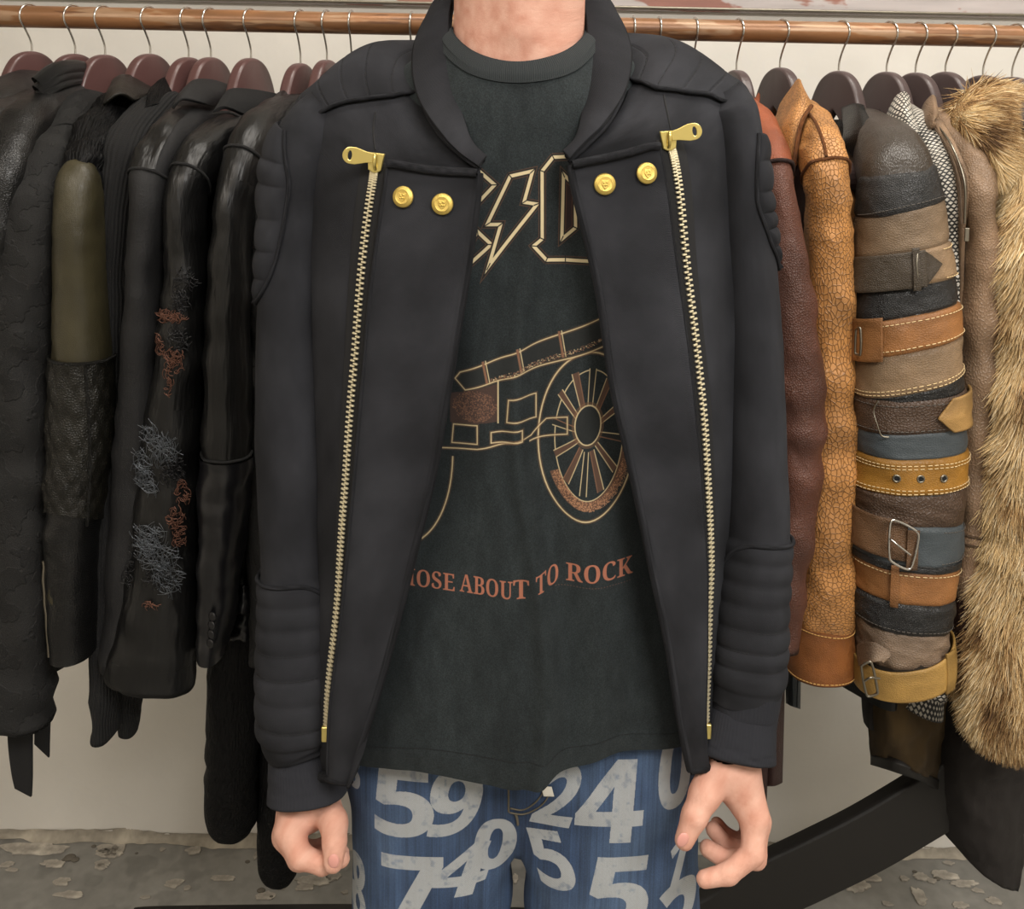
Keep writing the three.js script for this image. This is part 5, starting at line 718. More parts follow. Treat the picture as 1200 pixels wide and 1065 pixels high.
for (const A of arms) {
  const [g0, S0] = tube(A.rows, { wrinkle: 0 });
  const S = (u, v, h = 0) => { const p = S0(u, v, 0); return S0(u, v, h + 0.008 * sst(0.1, 0.3, v) * fbm3(p.x * 12, p.y * 6, p.z * 10 + 3)); };
  const vl0 = S0.v(A.low[0]), vl1 = S0.v(A.low[1]);
  // sleeve with the quilted forearm ribs in one surface
  const inPad = (u, v) => { const f = (Math.cos((u - (A.s < 0 ? 0.36 : 0.14)) * 2 * Math.PI) + 1) / 2; return sst(vl0 - 0.003, vl0 + 0.004, v) * sst(vl1 + 0.006, vl1 - 0.002, v) * sst(0.06, 0.12, f); };
  part(jacket, 'sleeve', grid((u, v) => { const t = (S0.py(v) - A.low[0]) / (A.low[1] - A.low[0]) * 7, k = inPad(u, v), rib = Math.pow(Math.abs(Math.sin(t * Math.PI)), 0.5); return S(u, v, k * (0.0008 + 0.0036 * rib)); }, 90, 260, { closed: true, cap: true }), M.sweat);
  const st = []; for (let i = 1; i < 7; i++) st.push(stitches(S, (t) => [mix(A.s < 0 ? 0.13 : -0.08, A.s < 0 ? 0.6 : 0.38, t), S0.v(mix(A.low[0], A.low[1], i / 7)), 0.0016], 30, 0.003, 0.0006)); part(jacket, 'forearm_stitching', merge(st), M.tape).userData.kind = 'stuff';
  part(jacket, 'forearm_piping', wire(Array.from({ length: 30 }, (_, i) => { const t = i / 29, u = A.s < 0 ? mix(0.62, 0.06, t) : mix(-0.12, 0.44, t); return S(u, vl0 + (t > 0.7 ? 0.3 * (t - 0.7) * (t - 0.7) * 2 : 0), 0.0035); }), 0.0024, 60, 8), M.sweat);
  // upper arm pad: tapering quilted tongue
  const rowsPad = A.s < 0 ? [[166, 327, 349], [190, 319, 355], [215, 313, 358], [250, 308, 354], [290, 303, 347], [320, 300, 338], [345, 299, 324], [361, 300, 308]] : [[168, 868, 886], [200, 865, 891], [236, 865, 898], [258, 871, 902], [280, 881, 906], [303, 893, 911], [322, 900, 914]];
  const PS = (a, b, h) => { const [py, l, r] = cr(rowsPad, b); return S(mix(S0.u(A.s < 0 ? l : l, py), S0.u(r, py), a), S0.v(py), h); };
  part(jacket, 'upper_arm_pad', sheet((a, b) => { const e = Math.min(a, 1 - a); return PS(a, b, 0.0025 * sst(-0.05, 0.12, e) + 0.0042 * Math.pow(Math.abs(Math.sin(b * 6.5 * Math.PI)), 0.5) * sst(0, 0.2, e)); }, 26, 140, 0.004), M.sweat);
  const loop = []; for (let i = 0; i <= 24; i++) loop.push(PS(0, i / 24, 0.002)); for (let i = 24; i >= 0; i--) loop.push(PS(1, i / 24, 0.002)); part(jacket, 'pad_piping', wire(loop, 0.002, 160, 8), M.sweat);
  // ribbed cuff, open at the bottom
  const SC = tubeSurface(A.cuff, {}); const low = A.s < 0 ? 0 : 0.05;
  part(jacket, 'cuff', grid((u, v) => { const vv = v < 0.8 ? v / 0.8 : 1 - (v - 0.8) / 0.2 * 0.5, inn = v < 0.8 ? 0 : -0.004; return SC(u, vv, inn + (v > 0.77 && v < 0.83 ? -0.0012 : 0) + 0.003 * fbm3(u * 5, vv * 3, A.s)); }, 70, 50, { closed: true }), M.rib, 'plain ribbed cuff');
  
}
// --- black tee with print
const SHX = [400, 830], SHY = [30, 930], SK = 2.1, ZT = -0.99;
const affine = (x0, x1, y0, y1, z) => { const a = P(x0, y0, z), b = P(x1, y0, z), c = P(x0, y1, z), e = [b.x - a.x, b.y - a.y], f = [c.x - a.x, c.y - a.y], D = e[0] * f[1] - e[1] * f[0]; return (p) => { const x = p.x - a.x, y = p.y - a.y; return [(x * f[1] - y * f[0]) / D, 1 - (e[0] * y - e[1] * x) / D]; }; };
function grainOver(g, w, h, seed, amt, step = 1) { const im = g.getImageData(0, 0, w, h), d = im.data; for (let j = 0; j < h; j++) for (let i = 0; i < w; i++) { const k = 4 * (j * w + i), n = amt * (hash(Math.floor(i / step), Math.floor(j / step), seed) - 0.5) + amt * 0.9 * (pf(i / w, j / h, 40, seed + 3, 3) - 0.5) + amt * 0.7 * (pf(i / w, j / h, 6, seed + 9, 4) - 0.5); d[k] += n; d[k + 1] += n; d[k + 2] += n; } g.putImageData(im, 0, 0); }
const shirtUV = affine(SHX[0], SHX[1], SHY[0], SHY[1], ZT);
T.shirt = canvas(Math.round((SHX[1] - SHX[0]) * SK), Math.round((SHY[1] - SHY[0]) * SK), (g, w, h) => {
  g.fillStyle = 'rgb(25,32,34)'; g.fillRect(0, 0, w, h); grainOver(g, w, h, 5, 19, 2);
  const Q = (x, y) => { const t = shirtUV(P(x, y, ZT)); return [t[0] * w, (1 - t[1]) * h]; };   // a measured spot -> place on the cloth
  const line = (pts, lw, style, close) => { g.beginPath(); pts.forEach(([x, y], i) => i ? g.lineTo(...Q(x, y)) : g.moveTo(...Q(x, y))); if (close) g.closePath(); g.lineWidth = lw * SK; g.strokeStyle = style; g.lineJoin = 'miter'; g.lineCap = 'butt'; g.stroke(); };
  const fill = (pts, style) => { g.beginPath(); pts.forEach(([x, y], i) => i ? g.lineTo(...Q(x, y)) : g.moveTo(...Q(x, y))); g.closePath(); g.fillStyle = style; g.fill(); };
  // outlined lettering: brown edge, gold bar, gaps at the corners
  const gold = (pts, close = true) => { line(pts, 9, 'rgba(92,62,44,0.75)', close); line(pts, 7, 'rgb(22,22,22)', close); line(pts, 4, 'rgb(204,188,150)', close); const n = pts.length; pts.forEach(([x, y], i) => { if (!close && (i === 0 || i === n - 1)) return; const [ax, ay] = pts[(i + n - 1) % n], [bx, by] = pts[(i + 1) % n]; const a = Math.hypot(ax - x, ay - y), b = Math.hypot(bx - x, by - y), dx = (ax - x) / a + (bx - x) / b, dy = (ay - y) / a + (by - y) / b, m = Math.hypot(dx, dy) || 1; line([[x - dx / m * 5, y - dy / m * 5], [x + dx / m * 4, y + dy / m * 4]], 1.1, 'rgb(22,22,22)'); }); };
  // first letter, mostly under the flap
  gold([[470, 214], [496, 188], [548, 188], [580, 216], [563, 234], [548, 224], [536, 216], [506, 216], [500, 226], [500, 288], [508, 298], [536, 298], [548, 290], [560, 270], [576, 285], [548, 310], [496, 320], [470, 300]]);
  // bolt
  gold([[598, 206], [624, 200], [614, 236], [629, 238], [573, 310], [587, 262], [571, 262]]);
  // second letter, its right side under the flap
  fill([[662, 205], [676, 218], [676, 262], [662, 280]], 'rgb(40,26,26)');
  gold([[635, 200], [648, 184], [706, 182], [728, 204], [728, 284], [706, 306], [662, 303], [640, 303], [625, 286], [635, 278]]);
  gold([[660, 204], [674, 218], [674, 266], [658, 279]]);
  // generic field gun in place of the printed picture: a plain wheel, a plain barrel, a plain trail
  const bronze = 'rgb(120,86,66)', pale = 'rgb(190,172,134)', dot = (cx, cy, rx, ry, n, sd) => { const r = rng(sd); for (let i = 0; i < n; i++) { const a = r() * 6.283, q = Math.sqrt(r()); g.fillStyle = r() < 0.5 ? bronze : 'rgb(96,68,54)'; g.fillRect(...Q(cx + Math.cos(a) * q * rx, cy + Math.sin(a) * q * ry), 2.2, 2.2); } };
  const ell = (cx, cy, rx, ry, lw, style, a0 = 0, a1 = 6.2832) => { g.beginPath(); g.ellipse(...Q(cx, cy), rx * SK, ry * SK, 0, a0, a1); g.lineWidth = lw * SK; g.strokeStyle = style; g.stroke(); };
  const glow = (pts, close) => { line(pts, 4.5, 'rgba(110,80,56,0.5)', close); line(pts, 1.4, pale, close); };
  const cx = 688, cy = 508, rx = 60, ry = 98;
  ell(cx, cy, rx, ry, 5, 'rgba(110,80,56,0.5)'); ell(cx, cy, rx, ry, 1.8, pale);
  ell(cx + 2, cy - 2, rx - 12, ry - 16, 12, 'rgb(92,66,52)', 0.2, 2.6); ell(cx + 2, cy - 2, rx - 18, ry - 22, 1.4, pale);
  { const r = rng(8); for (let i = 0; i < 900; i++) { const a = 0.2 + 2.4 * r(), k = r(); g.fillStyle = 'rgb(168,124,92)'; g.fillRect(...Q(cx + 2 + Math.cos(a) * (rx - 18 + 11 * k), cy - 2 + Math.sin(a) * (ry - 22 + 11 * k)), 2, 2); } }
  for (let i = 0; i < 12; i++) { const a = i / 12 * 6.2832 + 0.15, c = Math.cos(a), s = Math.sin(a), q = (k, o) => [cx + c * (rx - 18) * k - s * o, cy - 6 + s * (ry - 22) * k + c * o]; fill([q(0.3, -2.5), q(0.98, -4), q(0.98, 4), q(0.3, 2.5)], i % 3 ? 'rgb(84,62,50)' : 'rgb(30,32,31)'); line([q(0.3, -2.5), q(0.98, -4)], 1.2, pale); line([q(0.3, 2.5), q(0.98, 4)], 1.2, i % 2 ? pale : bronze); }
  ell(cx, cy - 14, 17, 24, 6, 'rgba(110,80,56,0.6)'); g.beginPath(); g.ellipse(...Q(cx, cy - 14), 16 * SK, 23 * SK, 0, 0, 6.3); g.fillStyle = 'rgb(30,33,33)'; g.fill(); ell(cx, cy - 14, 16, 23, 1.6, pale);
  fill([[534, 440], [540, 432], [760, 350], [760, 388], [546, 452]], 'rgb(30,33,33)'); glow([[760, 350], [540, 432], [534, 440], [546, 452], [760, 388]]); for (const t of [0.12, 0.3, 0.52]) { const x = 540 + 220 * t, y = 432 - 82 * t; line([[x, y - 4], [x + 5, y + 20 + 12 * t]], 3, bronze); line([[x + 3, y - 5], [x + 8, y + 19 + 12 * t]], 1.3, pale); }
  { const r = rng(19); for (let i = 0; i < 500; i++) { const t = r(), x = 575 + 185 * t; g.fillStyle = r() < 0.3 ? pale : bronze; g.fillRect(...Q(x, 443 - 66 * t - 5 * r() + 2 * t), 3, 1.8); } }
  fill([[528, 458], [584, 444], [584, 488], [528, 492]], 'rgb(62,46,40)'); dot(556, 470, 26, 18, 700, 3); line([[584, 440], [584, 490]], 1.8, pale);
  glow([[512, 524], [560, 520], [622, 506], [640, 488], [664, 484], [664, 504], [620, 512]]); glow([[596, 462], [628, 458], [628, 486], [594, 488]], true); glow([[576, 500], [612, 497], [612, 510], [576, 512]], true); glow([[532, 494], [560, 492], [560, 514], [530, 516]], true);
  g.beginPath(); g.moveTo(...Q(531, 532)); g.bezierCurveTo(...Q(530, 570), ...Q(520, 625), ...Q(478, 642)); g.lineWidth = 5 * SK; g.strokeStyle = 'rgba(110,80,56,0.5)'; g.stroke(); g.lineWidth = 1.7 * SK; g.strokeStyle = pale; g.stroke();
  g.beginPath(); g.moveTo(...Q(512, 530)); g.bezierCurveTo(...Q(510, 570), ...Q(502, 600), ...Q(470, 615)); g.stroke();
  // words, each set on its own bit of baseline as the cloth hangs
  g.fillStyle = 'rgb(160,100,78)'; const word = (t, x0, x1, yl, yr, cap) => { g.save(); g.font = `bold ${40 * SK}px serif`; const m = g.measureText(t), ch = m.actualBoundingBoxAscent; const [ax, ay] = Q(x0, yl), [bx, by] = Q(x1, yr), [tx, ty] = Q(x0, yl - cap); g.transform((bx - ax) / m.width, (by - ay) / m.width, (ax - tx) / ch, (ay - ty) / ch, ax, ay); g.fillText(t, 0, 0); g.restore(); };
  word('THOSE', 452, 534, 688, 690, 20); word('ABOU', 539, 601, 689, 692, 21); word('T', 601, 620, 692, 690, 22); word('TO', 627, 655, 683, 676, 21); word('ROCK', 662, 742, 675, 673, 21);
  for (let i = 0; i < 26; i++) { g.fillStyle = 'rgb(96,66,52)'; g.fillRect(...Q(650 + i * 3.5, 680), 4, 1.6); }
});
M.shirt = mat({ map: T.shirt, roughness: 0.95, bumpMap: tile(T.cloth, 0.0), bumpScale: 0 }); M.shirt.bumpMap = (() => { const t = T.cloth.clone(); t.repeat.set(9, 18); return t; })(); M.shirt.bumpScale = 0.0005; M.shirt.sheen = 0.15; M.shirt.sheenColor = new THREE.Color(0x506060);
const TR = [   // front, left quarter, left side, right side, right quarter, depth of the back
  [[606, 72, -1.012], [556, 60, -1.03], [531, 34, -1.075], [685, 36, -1.075], [660, 60, -1.03]],
  [[606, 84, -1.006], [550, 72, -1.022], [522, 40, -1.075], [694, 40, -1.075], [667, 72, -1.022]],
  [[606, 99, -1.0], [546, 86, -1.014], [512, 50, -1.075], [704, 48, -1.075], [672, 86, -1.014]],
  [[607, 150, -0.99], [510, 140, -1.005], [440, 112, -1.08], [778, 106, -1.08], [706, 140, -1.005]],
  [[608, 230, -0.983], [494, 230, -0.998], [392, 230, -1.08], [838, 230, -1.08], [724, 230, -0.998]],
  [[610, 400, -0.98], [498, 400, -0.99], [404, 400, -1.08], [836, 400, -1.08], [728, 400, -0.99]],
  [[612, 560, -0.982], [500, 560, -0.992], [404, 560, -1.08], [838, 560, -1.08], [732, 560, -0.992]],
  [[612, 700, -0.98], [500, 700, -0.99], [406, 700, -1.07], [832, 700, -1.07], [734, 700, -0.992]],
  [[610, 800, -0.977], [502, 800, -0.986], [404, 800, -1.05], [830, 800, -1.05], [730, 800, -0.988]],
  [[600, 919, -0.976], [496, 904, -0.984], [408, 884, -1.04], [824, 858, -1.04], [704, 886, -0.986]]];
const TW = TR.map((r, i) => { const q = r.map(W), bz = [-1.14, -1.145, -1.15, -1.17, -1.18, -1.185, -1.185, -1.185, -1.185, -1.185][i], mx = (q[2].x + q[3].x) / 2; return [q[0], q[1], q[2], V(mix(mx, q[2].x, 0.65), q[2].y + (i < 3 ? 0.015 : 0), bz), V(mx, q[2].y + (i < 3 ? 0.02 : 0), bz - 0.01), V(mix(mx, q[3].x, 0.65), q[3].y + (i < 3 ? 0.015 : 0), bz), q[3], q[4], q[0]].map((p) => p.toArray()); });
// closed ring: repeat points so that the curve runs smoothly through the front
const ringAt = (r, u) => cr([r[6], r[7], ...r.slice(0, 8), r[0], r[1], r[2]], (2 + u * 8) / 12);
function TS(u, v) {
  const p = V(...cr(TW.map((r) => ringAt(r, u)), v)), front = sst(-1.08, -1.0, p.z), low = sst(0.3, 0.75, v);
  const x = p.x, y = p.y, cx = P(622, 700, ZT).x + 0.02 * Math.sin(y * 9);
  p.z += front * (low * 0.02 * Math.exp(-Math.pow((x - cx) / 0.013, 2)) + low * 0.007 * Math.exp(-Math.pow((x - cx + 0.075 - 0.05 * low) / 0.018, 2)) + low * 0.006 * Math.exp(-Math.pow((x - cx - 0.085 + 0.03 * low) / 0.02, 2)) + low * 0.006 * Math.sin(x * 55 + y * 5) * noise3(x * 6, y * 4, 2) + 0.004 * fbm3(x * 14, y * 8, 3) * sst(0.2, 0.35, v));
  p.z += front * 0.0014 * sst(0.958, 0.966, v);
  return p;
}
const tee = part(person, 'tshirt', grid((u, v) => TS(u, v), 200, 220, { closed: true, uv: (p) => shirtUV(p) }), M.shirt, 'washed black tee with gold and rust coloured print');
part(tee, 'neck_rib', grid((u, v) => { const q = TS(u, mix(-0.0, 0.215, v)); const c = V(P(607, 60, -1.08).x, q.y, -1.08), d = q.clone().sub(c).setY(0).normalize(); return q.addScaledVector(d, 0.002 + 0.0025 * Math.sin(v * Math.PI)); }, 120, 10, { closed: true }), mat({ color: 0x23282a, roughness: 0.95, bumpMap: tile(T.knit, 0.02), bumpScale: 0.0004 }), 'ribbed neckband');
part(tee, 'hem_stitching', stitches((u, v) => { const q = TS(u, v); q.z += 0.0008; return q; }, (t) => [(t * 0.5 - 0.25 + 1) % 1, 0.962], 150, 0.003, 0.0004), M.tape).userData.kind = 'stuff';
// --- jeans
const JX = [395, 845], JY = [850, 1300], JK = 2.2, ZJ = -1.01;
const uvJ = affine(JX[0], JX[1], JY[0], JY[1], ZJ);
T.jeans = canvas(Math.round((JX[1] - JX[0]) * JK), Math.round((JY[1] - JY[0]) * JK), (g, w, h) => {
  const im = g.getImageData(0, 0, w, h), d = im.data;
  for (let j = 0; j < h; j++) for (let i = 0; i < w; i++) { const x = i / w, y = j / h, k = 4 * (j * w + i), warp = hash(i >> 1, 3, 7) - 0.5, slub = pf(x * 1, y * 0.06, 90, 5, 3) - 0.5, wear = pf(x, y, 4, 8, 4), m = 0.82 + 0.5 * (wear - 0.5) + 0.3 * slub + 0.14 * warp + 0.2 * (hash(i, j, 5) - 0.5); d[k] = 68 * m + 46 * (wear - 0.5); d[k + 1] = 91 * m + 40 * (wear - 0.5); d[k + 2] = 126 * m + 24 * (wear - 0.5); d[k + 3] = 255; }
  g.putImageData(im, 0, 0);
  const L = document.createElement('canvas'); L.width = w; L.height = h; const q = L.getContext('2d'); q.fillStyle = '#fff';
  const Q = (x, y) => { const t = uvJ(P(x, y, ZJ)); return [t[0] * w, (1 - t[1]) * h]; };
  const dig = (t, x0, y0, x1, y1, skew = 0, rot = 0) => { q.save(); q.font = `bold ${100}px sans-serif`; const m = q.measureText(t), bw = m.actualBoundingBoxRight + m.actualBoundingBoxLeft, bh = m.actualBoundingBoxAscent + m.actualBoundingBoxDescent; const [ax, ay] = Q(x0, y0), [bx, by] = Q(x1, y1); q.translate((ax + bx) / 2, (ay + by) / 2); q.rotate(rot); q.transform(1, 0, skew, 1, 0, 0); q.scale((bx - ax) / bw, (by - ay) / bh); q.lineWidth = 2; q.strokeStyle = '#fff'; q.translate(m.actualBoundingBoxLeft - bw / 2, m.actualBoundingBoxAscent - bh / 2); q.fillText(t, 0, 0); q.strokeText(t, 0, 0); q.restore(); };
  dig('5', 437, 905, 506, 992); dig('9', 503, 902, 562, 990, -0.2); dig('2', 632, 898, 676, 976, -0.25); dig('4', 678, 892, 754, 990, -0.05); dig('0', 776, 862, 814, 958, -0.05); dig('0', 556, 974, 604, 1044, 0.1, 0.25); dig('5', 626, 986, 668, 1058, 0.25, -0.1); dig('7', 444, 1017, 516, 1100); dig('4', 506, 1004, 574, 1066, -0.35); dig('5', 692, 1010, 760, 1098, -0.1); dig('3', 398, 906, 417, 950); dig('1', 786, 995, 806, 1062, -0.3); dig('2', 776, 1052, 824, 1140); dig('8', 400, 1040, 422, 1120);
  dig('9', 440, 1130, 510, 1220); dig('2', 520, 1110, 590, 1200, -0.1); dig('6', 640, 1120, 700, 1210); dig('3', 720, 1130, 790, 1220);
  const a = q.getImageData(0, 0, w, h).data, im2 = g.getImageData(0, 0, w, h), e = im2.data;   // halftone of pale ink over the twill
  for (let j = 0; j < h; j++) for (let i = 0; i < w; i++) { const k = 4 * (j * w + i); if (a[k + 3] > 110) { const ht = ((i + j) % 4 < 1 ? 0.35 : 0) + ((i - j + 4000) % 5 < 1 ? 0.15 : 0), wearOff = sst(0.55, 0.9, pf(i / w, j / h, 60, 77, 4)) * 0.7, t = 0.9 * (1 - ht) * (1 - wearOff * 0.5), n = 14 * (hash(i, j, 9) - 0.5); e[k] = mix(e[k], 196 + n, t); e[k + 1] = mix(e[k + 1], 196 + n, t); e[k + 2] = mix(e[k + 2], 192 + n, t); } }
  g.putImageData(im2, 0, 0);
});
M.jeans = mat({ map: T.jeans, roughness: 0.9, bumpScale: 0.0006 }); M.jeans.bumpMap = (() => { const t = T.twill.clone(); t.repeat.set(11, 11); return t; })();
{
  const cz = -1.08;
  const ell = (c, rx, ry, rz) => (x, y, z) => { const k = Math.hypot((x - c.x) / rx, (y - c.y) / ry, (z - c.z) / rz); return (k - 1) * Math.min(rx, ry, rz); };
  const leg = (pts) => { const w = pts.map(([px, py, z, hw]) => [...P(px, py, z).toArray(), hw * mpp(px, py, z)]); return (x, y, z) => { let i = 0; while (i < w.length - 2 && y < w[i + 1][1]) i++; const a = w[i], b = w[i + 1], t = clamp((y - a[1]) / (b[1] - a[1])), r = mix(a[3], b[3], t), dx = x - mix(a[0], b[0], t), dz = (z - mix(a[2], b[2], t) + 0.018) / 0.84; return Math.max(Math.pow(Math.pow(Math.abs(dx), 2.4) + Math.pow(Math.abs(dz), 2.4), 1 / 2.4) - r, y - w[0][1], w[w.length - 1][1] - y); }; };
  const legL = leg([[508, 800, -1.08, 94], [508, 900, -1.085, 97], [506, 1000, -1.09, 95], [506, 1065, -1.09, 94], [505, 1200, -1.1, 86], [506, 1400, -1.1, 76], [510, 1660, -1.1, 74]]), legR = leg([[716, 800, -1.08, 98], [716, 900, -1.085, 102], [717, 1000, -1.09, 104], [718, 1065, -1.09, 104], [718, 1200, -1.1, 94], [715, 1400, -1.1, 82], [712, 1660, -1.1, 80]]);
  const hips = P(612, 850, -1.1), hip = ell(hips, 0.188, 0.135, 0.084);
  const sdf = (x, y, z) => { let d = smin(smin(legL(x, y, z), legR(x, y, z), 0.012), hip(x, y, z), 0.04); const f = fbm3(x * 11, y * 11, z * 11), wr = Math.sin((y * 55 + x * 22 * Math.sign(x - hips.x)) + 3 * noise3(x * 8, y * 8, z * 8)) * Math.exp(-Math.pow((x - hips.x) / 0.09, 2)) * sst(hips.y - 0.42, hips.y - 0.05, y); return d + 0.006 * f + 0.0025 * wr; };
  const y0 = 0.07, y1 = hips.y + 0.1, g = netsMesh((x, y, z) => Math.max(sdf(x, y, z), y - y1 + 0.01, y0 - y), V(hips.x - 0.24, y0 - 0.015, cz - 0.14), V(hips.x + 0.24, y1 + 0.015, cz + 0.15), 0.0068);
  const p = g.attributes.position, u = []; for (let k = 0; k < p.count; k++) u.push(...uvJ(V(p.getX(k), p.getY(k), p.getZ(k)))); g.setAttribute('uv', new THREE.Float32BufferAttribute(u, 2));
  T.jeans.wrapS = T.jeans.wrapT = THREE.MirroredRepeatWrapping;
  const jeans = part(person, 'jeans', g, M.jeans, 'blue jeans printed all over with pale grey numbers');
  const front = (px, py) => { let z = -0.9; for (let i = 0; i < 400; i++) { const q = P(px, py, z); if (sdf(q.x, q.y, q.z) < 0) return q.add(V(0, 0, 0.0015)); z -= 0.001; } return P(px, py, -1.0); };
  const thr = mat({ color: 0x5d5648, roughness: 0.8 });
  part(jeans, 'fly_stitching', merge([wire([[596, 918], [596, 935], [596, 950]].map((q) => front(...q)), 0.0012, 16, 6), wire([[597, 951], [612, 953], [628, 947], [640, 936], [646, 922]].map((q) => front(...q)), 0.0009, 30, 6), wire([[598, 946], [611, 948], [624, 942], [634, 931], [640, 918]].map((q) => front(...q)), 0.0009, 30, 6)]), thr);
  part(jeans, 'centre_seam', wire([[604, 952], [606, 958], [607, 965]].map((q) => front(...q)), 0.0016, 12, 6), thr);
  part(jeans, 'fabric_tag', (() => { const a = front(634, 918), b = front(646, 930); return sheet((s, t) => V(mix(a.x, b.x, s) + 0.003 * t, mix(a.y, b.y, t), Math.max(a.z, b.z) + 0.003), 4, 4, 0.001); })(), mat({ color: 0xcfcabc, roughness: 0.9 }), 'small pale tag at the fly');
  // shoes, below the picture
  for (const lx of [510, 712]) { const q = P(lx, 1660, -1.1), sh = [[0.0, 0.0, -0.12, 0.03, 0.03], [0, 0.02, -0.1, 0.038, 0.05], [0, 0.03, -0.03, 0.042, 0.06], [0, 0.015, 0.06, 0.047, 0.045], [0, 0.0, 0.14, 0.042, 0.03], [0, -0.005, 0.165, 0.02, 0.02]]; part(person, 'shoe', grid((a, b) => { const r = cr(sh, b), t = a * 2 * Math.PI; return V(q.x + r[0] + Math.cos(t) * r[3], Math.max(0.001, 0.045 + r[1] + Math.sin(t) * r[4]), -1.09 + r[2]); }, 28, 30, { closed: true, cap: true }), M.blackLeather); }
}
// --- skin: neck, head, arms and hands as one body
{
  const c = (a, b, ra, rb) => capsule(W(a), W(b), ra, rb);
  const hp = P(608, 40, -1.1), nb = V(hp.x, hp.y, -1.1), hc = V(hp.x, hp.y + 0.235, -1.085);
  const ellip = (c0, rx, ry, rz) => (x, y, z) => { const k = Math.hypot((x - c0.x) / rx, (y - c0.y) / ry, (z - c0.z) / rz); return (k - 1) * Math.min(rx, ry, rz); };
  const neck = (x, y, z) => { const t = clamp((y - nb.y + 0.12) / 0.26), rx = mix(0.086, 0.0715, sst(0, 0.55, t)), cz = mix(-1.1, -1.088, t); return Math.max((Math.hypot((x - nb.x) / rx, (z - cz) / (rx * 0.92)) - 1) * rx * 0.92, nb.y - 0.13 - y, y - nb.y - 0.17); };
  const parts = [ellip(hc, 0.076, 0.11, 0.095), ellip(V(hc.x, hc.y - 0.06, hc.z + 0.02), 0.058, 0.06, 0.075), capsule(V(hc.x, hc.y - 0.01, hc.z + 0.092), V(hc.x, hc.y - 0.035, hc.z + 0.108), 0.008, 0.012), ellip(V(hc.x - 0.078, hc.y - 0.015, hc.z - 0.005), 0.01, 0.03, 0.018), ellip(V(hc.x + 0.078, hc.y - 0.015, hc.z - 0.005), 0.01, 0.03, 0.018), capsule(V(hc.x - 0.022, hc.y - 0.066, hc.z + 0.09), V(hc.x + 0.022, hc.y - 0.066, hc.z + 0.09), 0.007, 0.007)];
  const headSdf = (x, y, z) => { let d = neck(x, y, z); for (const f of parts) d = smin(d, f(x, y, z), 0.02); for (const s of [-1, 1]) d = Math.max(d, -(Math.hypot(x - hc.x - s * 0.032, (y - hc.y - 0.008) * 1.3, z - hc.z - 0.1) - 0.016)); d = smin(d, capsule(V(nb.x, nb.y + 0.0, -1.035), V(nb.x, nb.y + 0.035, -1.036), 0.008, 0.009)(x, y, z), 0.03); return d; };
  const geos = [netsMesh(headSdf, V(hc.x - 0.13, nb.y - 0.14, -1.24), V(hc.x + 0.13, hc.y + 0.13, -0.95), 0.0052)];
  // trunk, arms and legs under the clothes
  const sh = P(612, 150, -1.1).y, body = [capsule(V(nb.x, nb.y - 0.1, -1.1), V(nb.x, nb.y - 0.16, -1.1), 0.06, 0.07), capsule(V(nb.x - 0.1, sh - 0.02, -1.11), V(nb.x + 0.1, sh - 0.02, -1.11), 0.045, 0.045), capsule(V(nb.x, sh - 0.08, -1.11), V(nb.x, 1.0, -1.1), 0.068, 0.068), c([400, 150, -1.1], [345, 500, -1.085], 0.036, 0.034), c([345, 500, -1.085], [358, 900, -1.045], 0.034, 0.027), c([830, 150, -1.1], [882, 500, -1.07], 0.03, 0.028), c([882, 500, -1.07], [864, 850, -1.018], 0.028, 0.026)];
  for (const x of [508, 715]) body.push(c([mix(x, 610, 0.3), 850, -1.09], [x, 1200, -1.1], 0.06, 0.05), c([x, 1200, -1.1], [x, 1600, -1.1], 0.05, 0.035));
  geos.push(netsMesh((x, y, z) => { let d = 9; for (const f of body) d = smin(d, f(x, y, z), 0.02); return Math.max(d, 0.1 - y); }, V(nb.x - 0.31, 0.09, -1.22), V(nb.x + 0.31, nb.y - 0.06, -0.95), 0.013));
  // hands: chains of [px, py, z] joints with radii
  const hand = (palm, fingers, lo, hi) => {
    const f = [], groups = [], joints = fingers.flatMap((ch) => ch.slice(1, -1).map((q) => W(q.slice(0, 3)).toArray()));
    for (const [a, b, ra, rb] of palm) f.push(c(a, b, ra, rb));
    for (const chain of fingers) { const fs = []; for (let i = 0; i + 1 < chain.length; i++) fs.push(c(chain[i].slice(0, 3), chain[i + 1].slice(0, 3), chain[i][3], chain[i + 1][3])); groups.push(fs); }
    const sdf = (x, y, z) => { let p = 9; for (const q of f) p = smin(p, q(x, y, z), 0.014); for (const fs of groups) { let d = 9; for (const q of fs) d = smin(d, q(x, y, z), 0.004); p = smin(p, d, 0.0065); } for (const [jx, jy, jz] of joints) { const d2 = Math.hypot(x - jx, y - jy, z - jz); if (d2 < 0.02) p += 0.0007 * Math.max(0, Math.sin((y - jy) * 2100)) * sst(0.02, 0.008, d2) * sst(0.006, 0.002, Math.abs(y - jy)); } return p + 0.0006 * fbm3(x * 90, y * 90, z * 90); };
    const A = W(lo), B = W(hi); return netsMesh(sdf, V(Math.min(A.x, B.x), Math.min(A.y, B.y), -1.12), V(Math.max(A.x, B.x), Math.max(A.y, B.y), -0.9), 0.0026);
  };
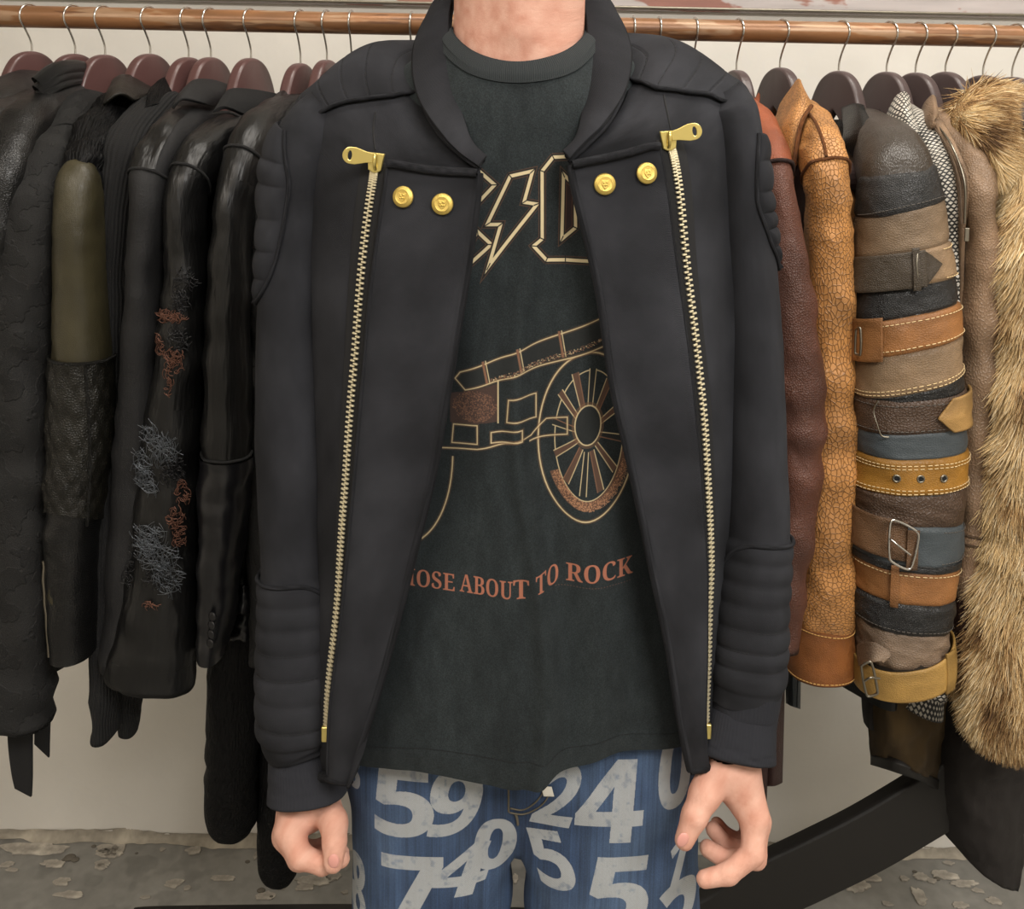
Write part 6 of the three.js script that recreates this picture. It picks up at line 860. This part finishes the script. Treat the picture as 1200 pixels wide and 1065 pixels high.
  geos.push(hand([   // the hand beside the pale digit 0
    [[858, 860, -1.016], [856, 900, -1.005], 0.026, 0.027], [[866, 900, -1.0], [884, 958, -0.978], 0.02, 0.0155], [[866, 900, -1.015], [887, 962, -1.0], 0.02, 0.015], [[862, 900, -1.03], [885, 964, -1.022], 0.018, 0.014], [[858, 900, -1.04], [880, 962, -1.042], 0.016, 0.013], [[846, 896, -0.995], [826, 930, -0.975], 0.02, 0.0165], [[852, 905, -1.0], [872, 938, -0.99], 0.02, 0.016]],
  [[[884, 957, -0.978, 0.0142], [882, 1000, -0.962, 0.0118], [853, 1024, -0.955, 0.0105], [826, 1030, -0.955, 0.009]],
    [[887, 962, -1.0, 0.013], [886, 1005, -0.988, 0.0112], [852, 1008, -0.985, 0.01], [829, 994, -0.985, 0.0088]],
    [[885, 964, -1.022, 0.0125], [882, 1000, -1.012, 0.0108], [852, 992, -1.01, 0.0096], [836, 972, -1.01, 0.0086]],
    [[880, 962, -1.042, 0.011], [876, 990, -1.035, 0.0095], [852, 980, -1.032, 0.0085], [840, 965, -1.03, 0.0075]],
    [[828, 928, -0.975, 0.0155], [814, 956, -0.962, 0.0135], [802, 984, -0.955, 0.0102]]], [770, 880, -1.0], [920, 1052, -1.0]));
  geos.push(hand([   // the hand beside the long black fur
    [[360, 905, -1.042], [360, 945, -1.035], 0.027, 0.027], [[350, 945, -1.022], [340, 976, -1.0], 0.021, 0.0165], [[348, 945, -1.04], [336, 978, -1.025], 0.021, 0.016], [[348, 945, -1.055], [337, 978, -1.048], 0.018, 0.0145], [[350, 945, -1.065], [342, 974, -1.066], 0.016, 0.013], [[378, 938, -1.03], [391, 966, -0.998], 0.019, 0.0145]],
  [[[340, 974, -1.0, 0.0155], [352, 1004, -0.984, 0.0125], [378, 1012, -0.985, 0.011], [400, 1006, -0.99, 0.0095]],
    [[336, 978, -1.025, 0.0145], [350, 1006, -1.012, 0.012], [378, 1010, -1.01, 0.0105], [400, 1000, -1.012, 0.009]],
    [[338, 978, -1.048, 0.013], [352, 1002, -1.038, 0.011], [378, 1002, -1.035, 0.01], [396, 990, -1.035, 0.009]],
    [[343, 974, -1.066, 0.012], [354, 994, -1.058, 0.01], [374, 994, -1.055, 0.009], [388, 982, -1.055, 0.008]],
    [[391, 962, -1.0, 0.0142], [392, 986, -0.982, 0.0128], [391, 1010, -0.972, 0.0108]]], [300, 920, -1.0], [425, 1040, -1.0]));
  const body1 = mergeGeometries(geos, false), p = body1.attributes.position, u = []; for (let k = 0; k < p.count; k++) u.push(p.getX(k) + p.getZ(k) * 0.7, p.getY(k) + p.getZ(k) * 0.3); body1.setAttribute('uv', new THREE.Float32BufferAttribute(u, 2));
  const b = part(person, 'body', body1, M.skin, 'bare neck and hands');
  const nail = (q, rx, ry, tilt) => { const o = W(q); return new THREE.SphereGeometry(1, 16, 12).scale(rx, ry, 0.002).rotateZ(tilt).translate(o.x, o.y, o.z); };
  part(b, 'thumbnail', nail([800, 984, -0.9455], 0.006, 0.008, -0.35), M.nail); part(b, 'thumbnail', nail([391, 1009, -0.9618], 0.006, 0.008, 0), M.nail);
  part(person, 'hair', netsMesh((x, y, z) => { const k = Math.hypot((x - hc.x) / 0.083, (y - hc.y - 0.012) / 0.115, (z - hc.z + 0.006) / 0.102), d = (k - 1) * 0.083; return Math.max(d + 0.003 * fbm3(x * 60, y * 60, z * 60), -(y - hc.y - 0.045 - 0.5 * (z - hc.z) + (z - hc.z < 0 ? 0.02 : 0))); }, V(hc.x - 0.1, hc.y - 0.12, hc.z - 0.13), V(hc.x + 0.1, hc.y + 0.15, hc.z + 0.12), 0.006), M.hair);
  for (const s of [-1, 1]) part(person, 'eye', new THREE.SphereGeometry(0.012, 16, 12).translate(hc.x + s * 0.032, hc.y + 0.006, hc.z + 0.078), mat({ color: 0xd8d4cc, roughness: 0.3 }));
}
renderer.render(scene, camera);
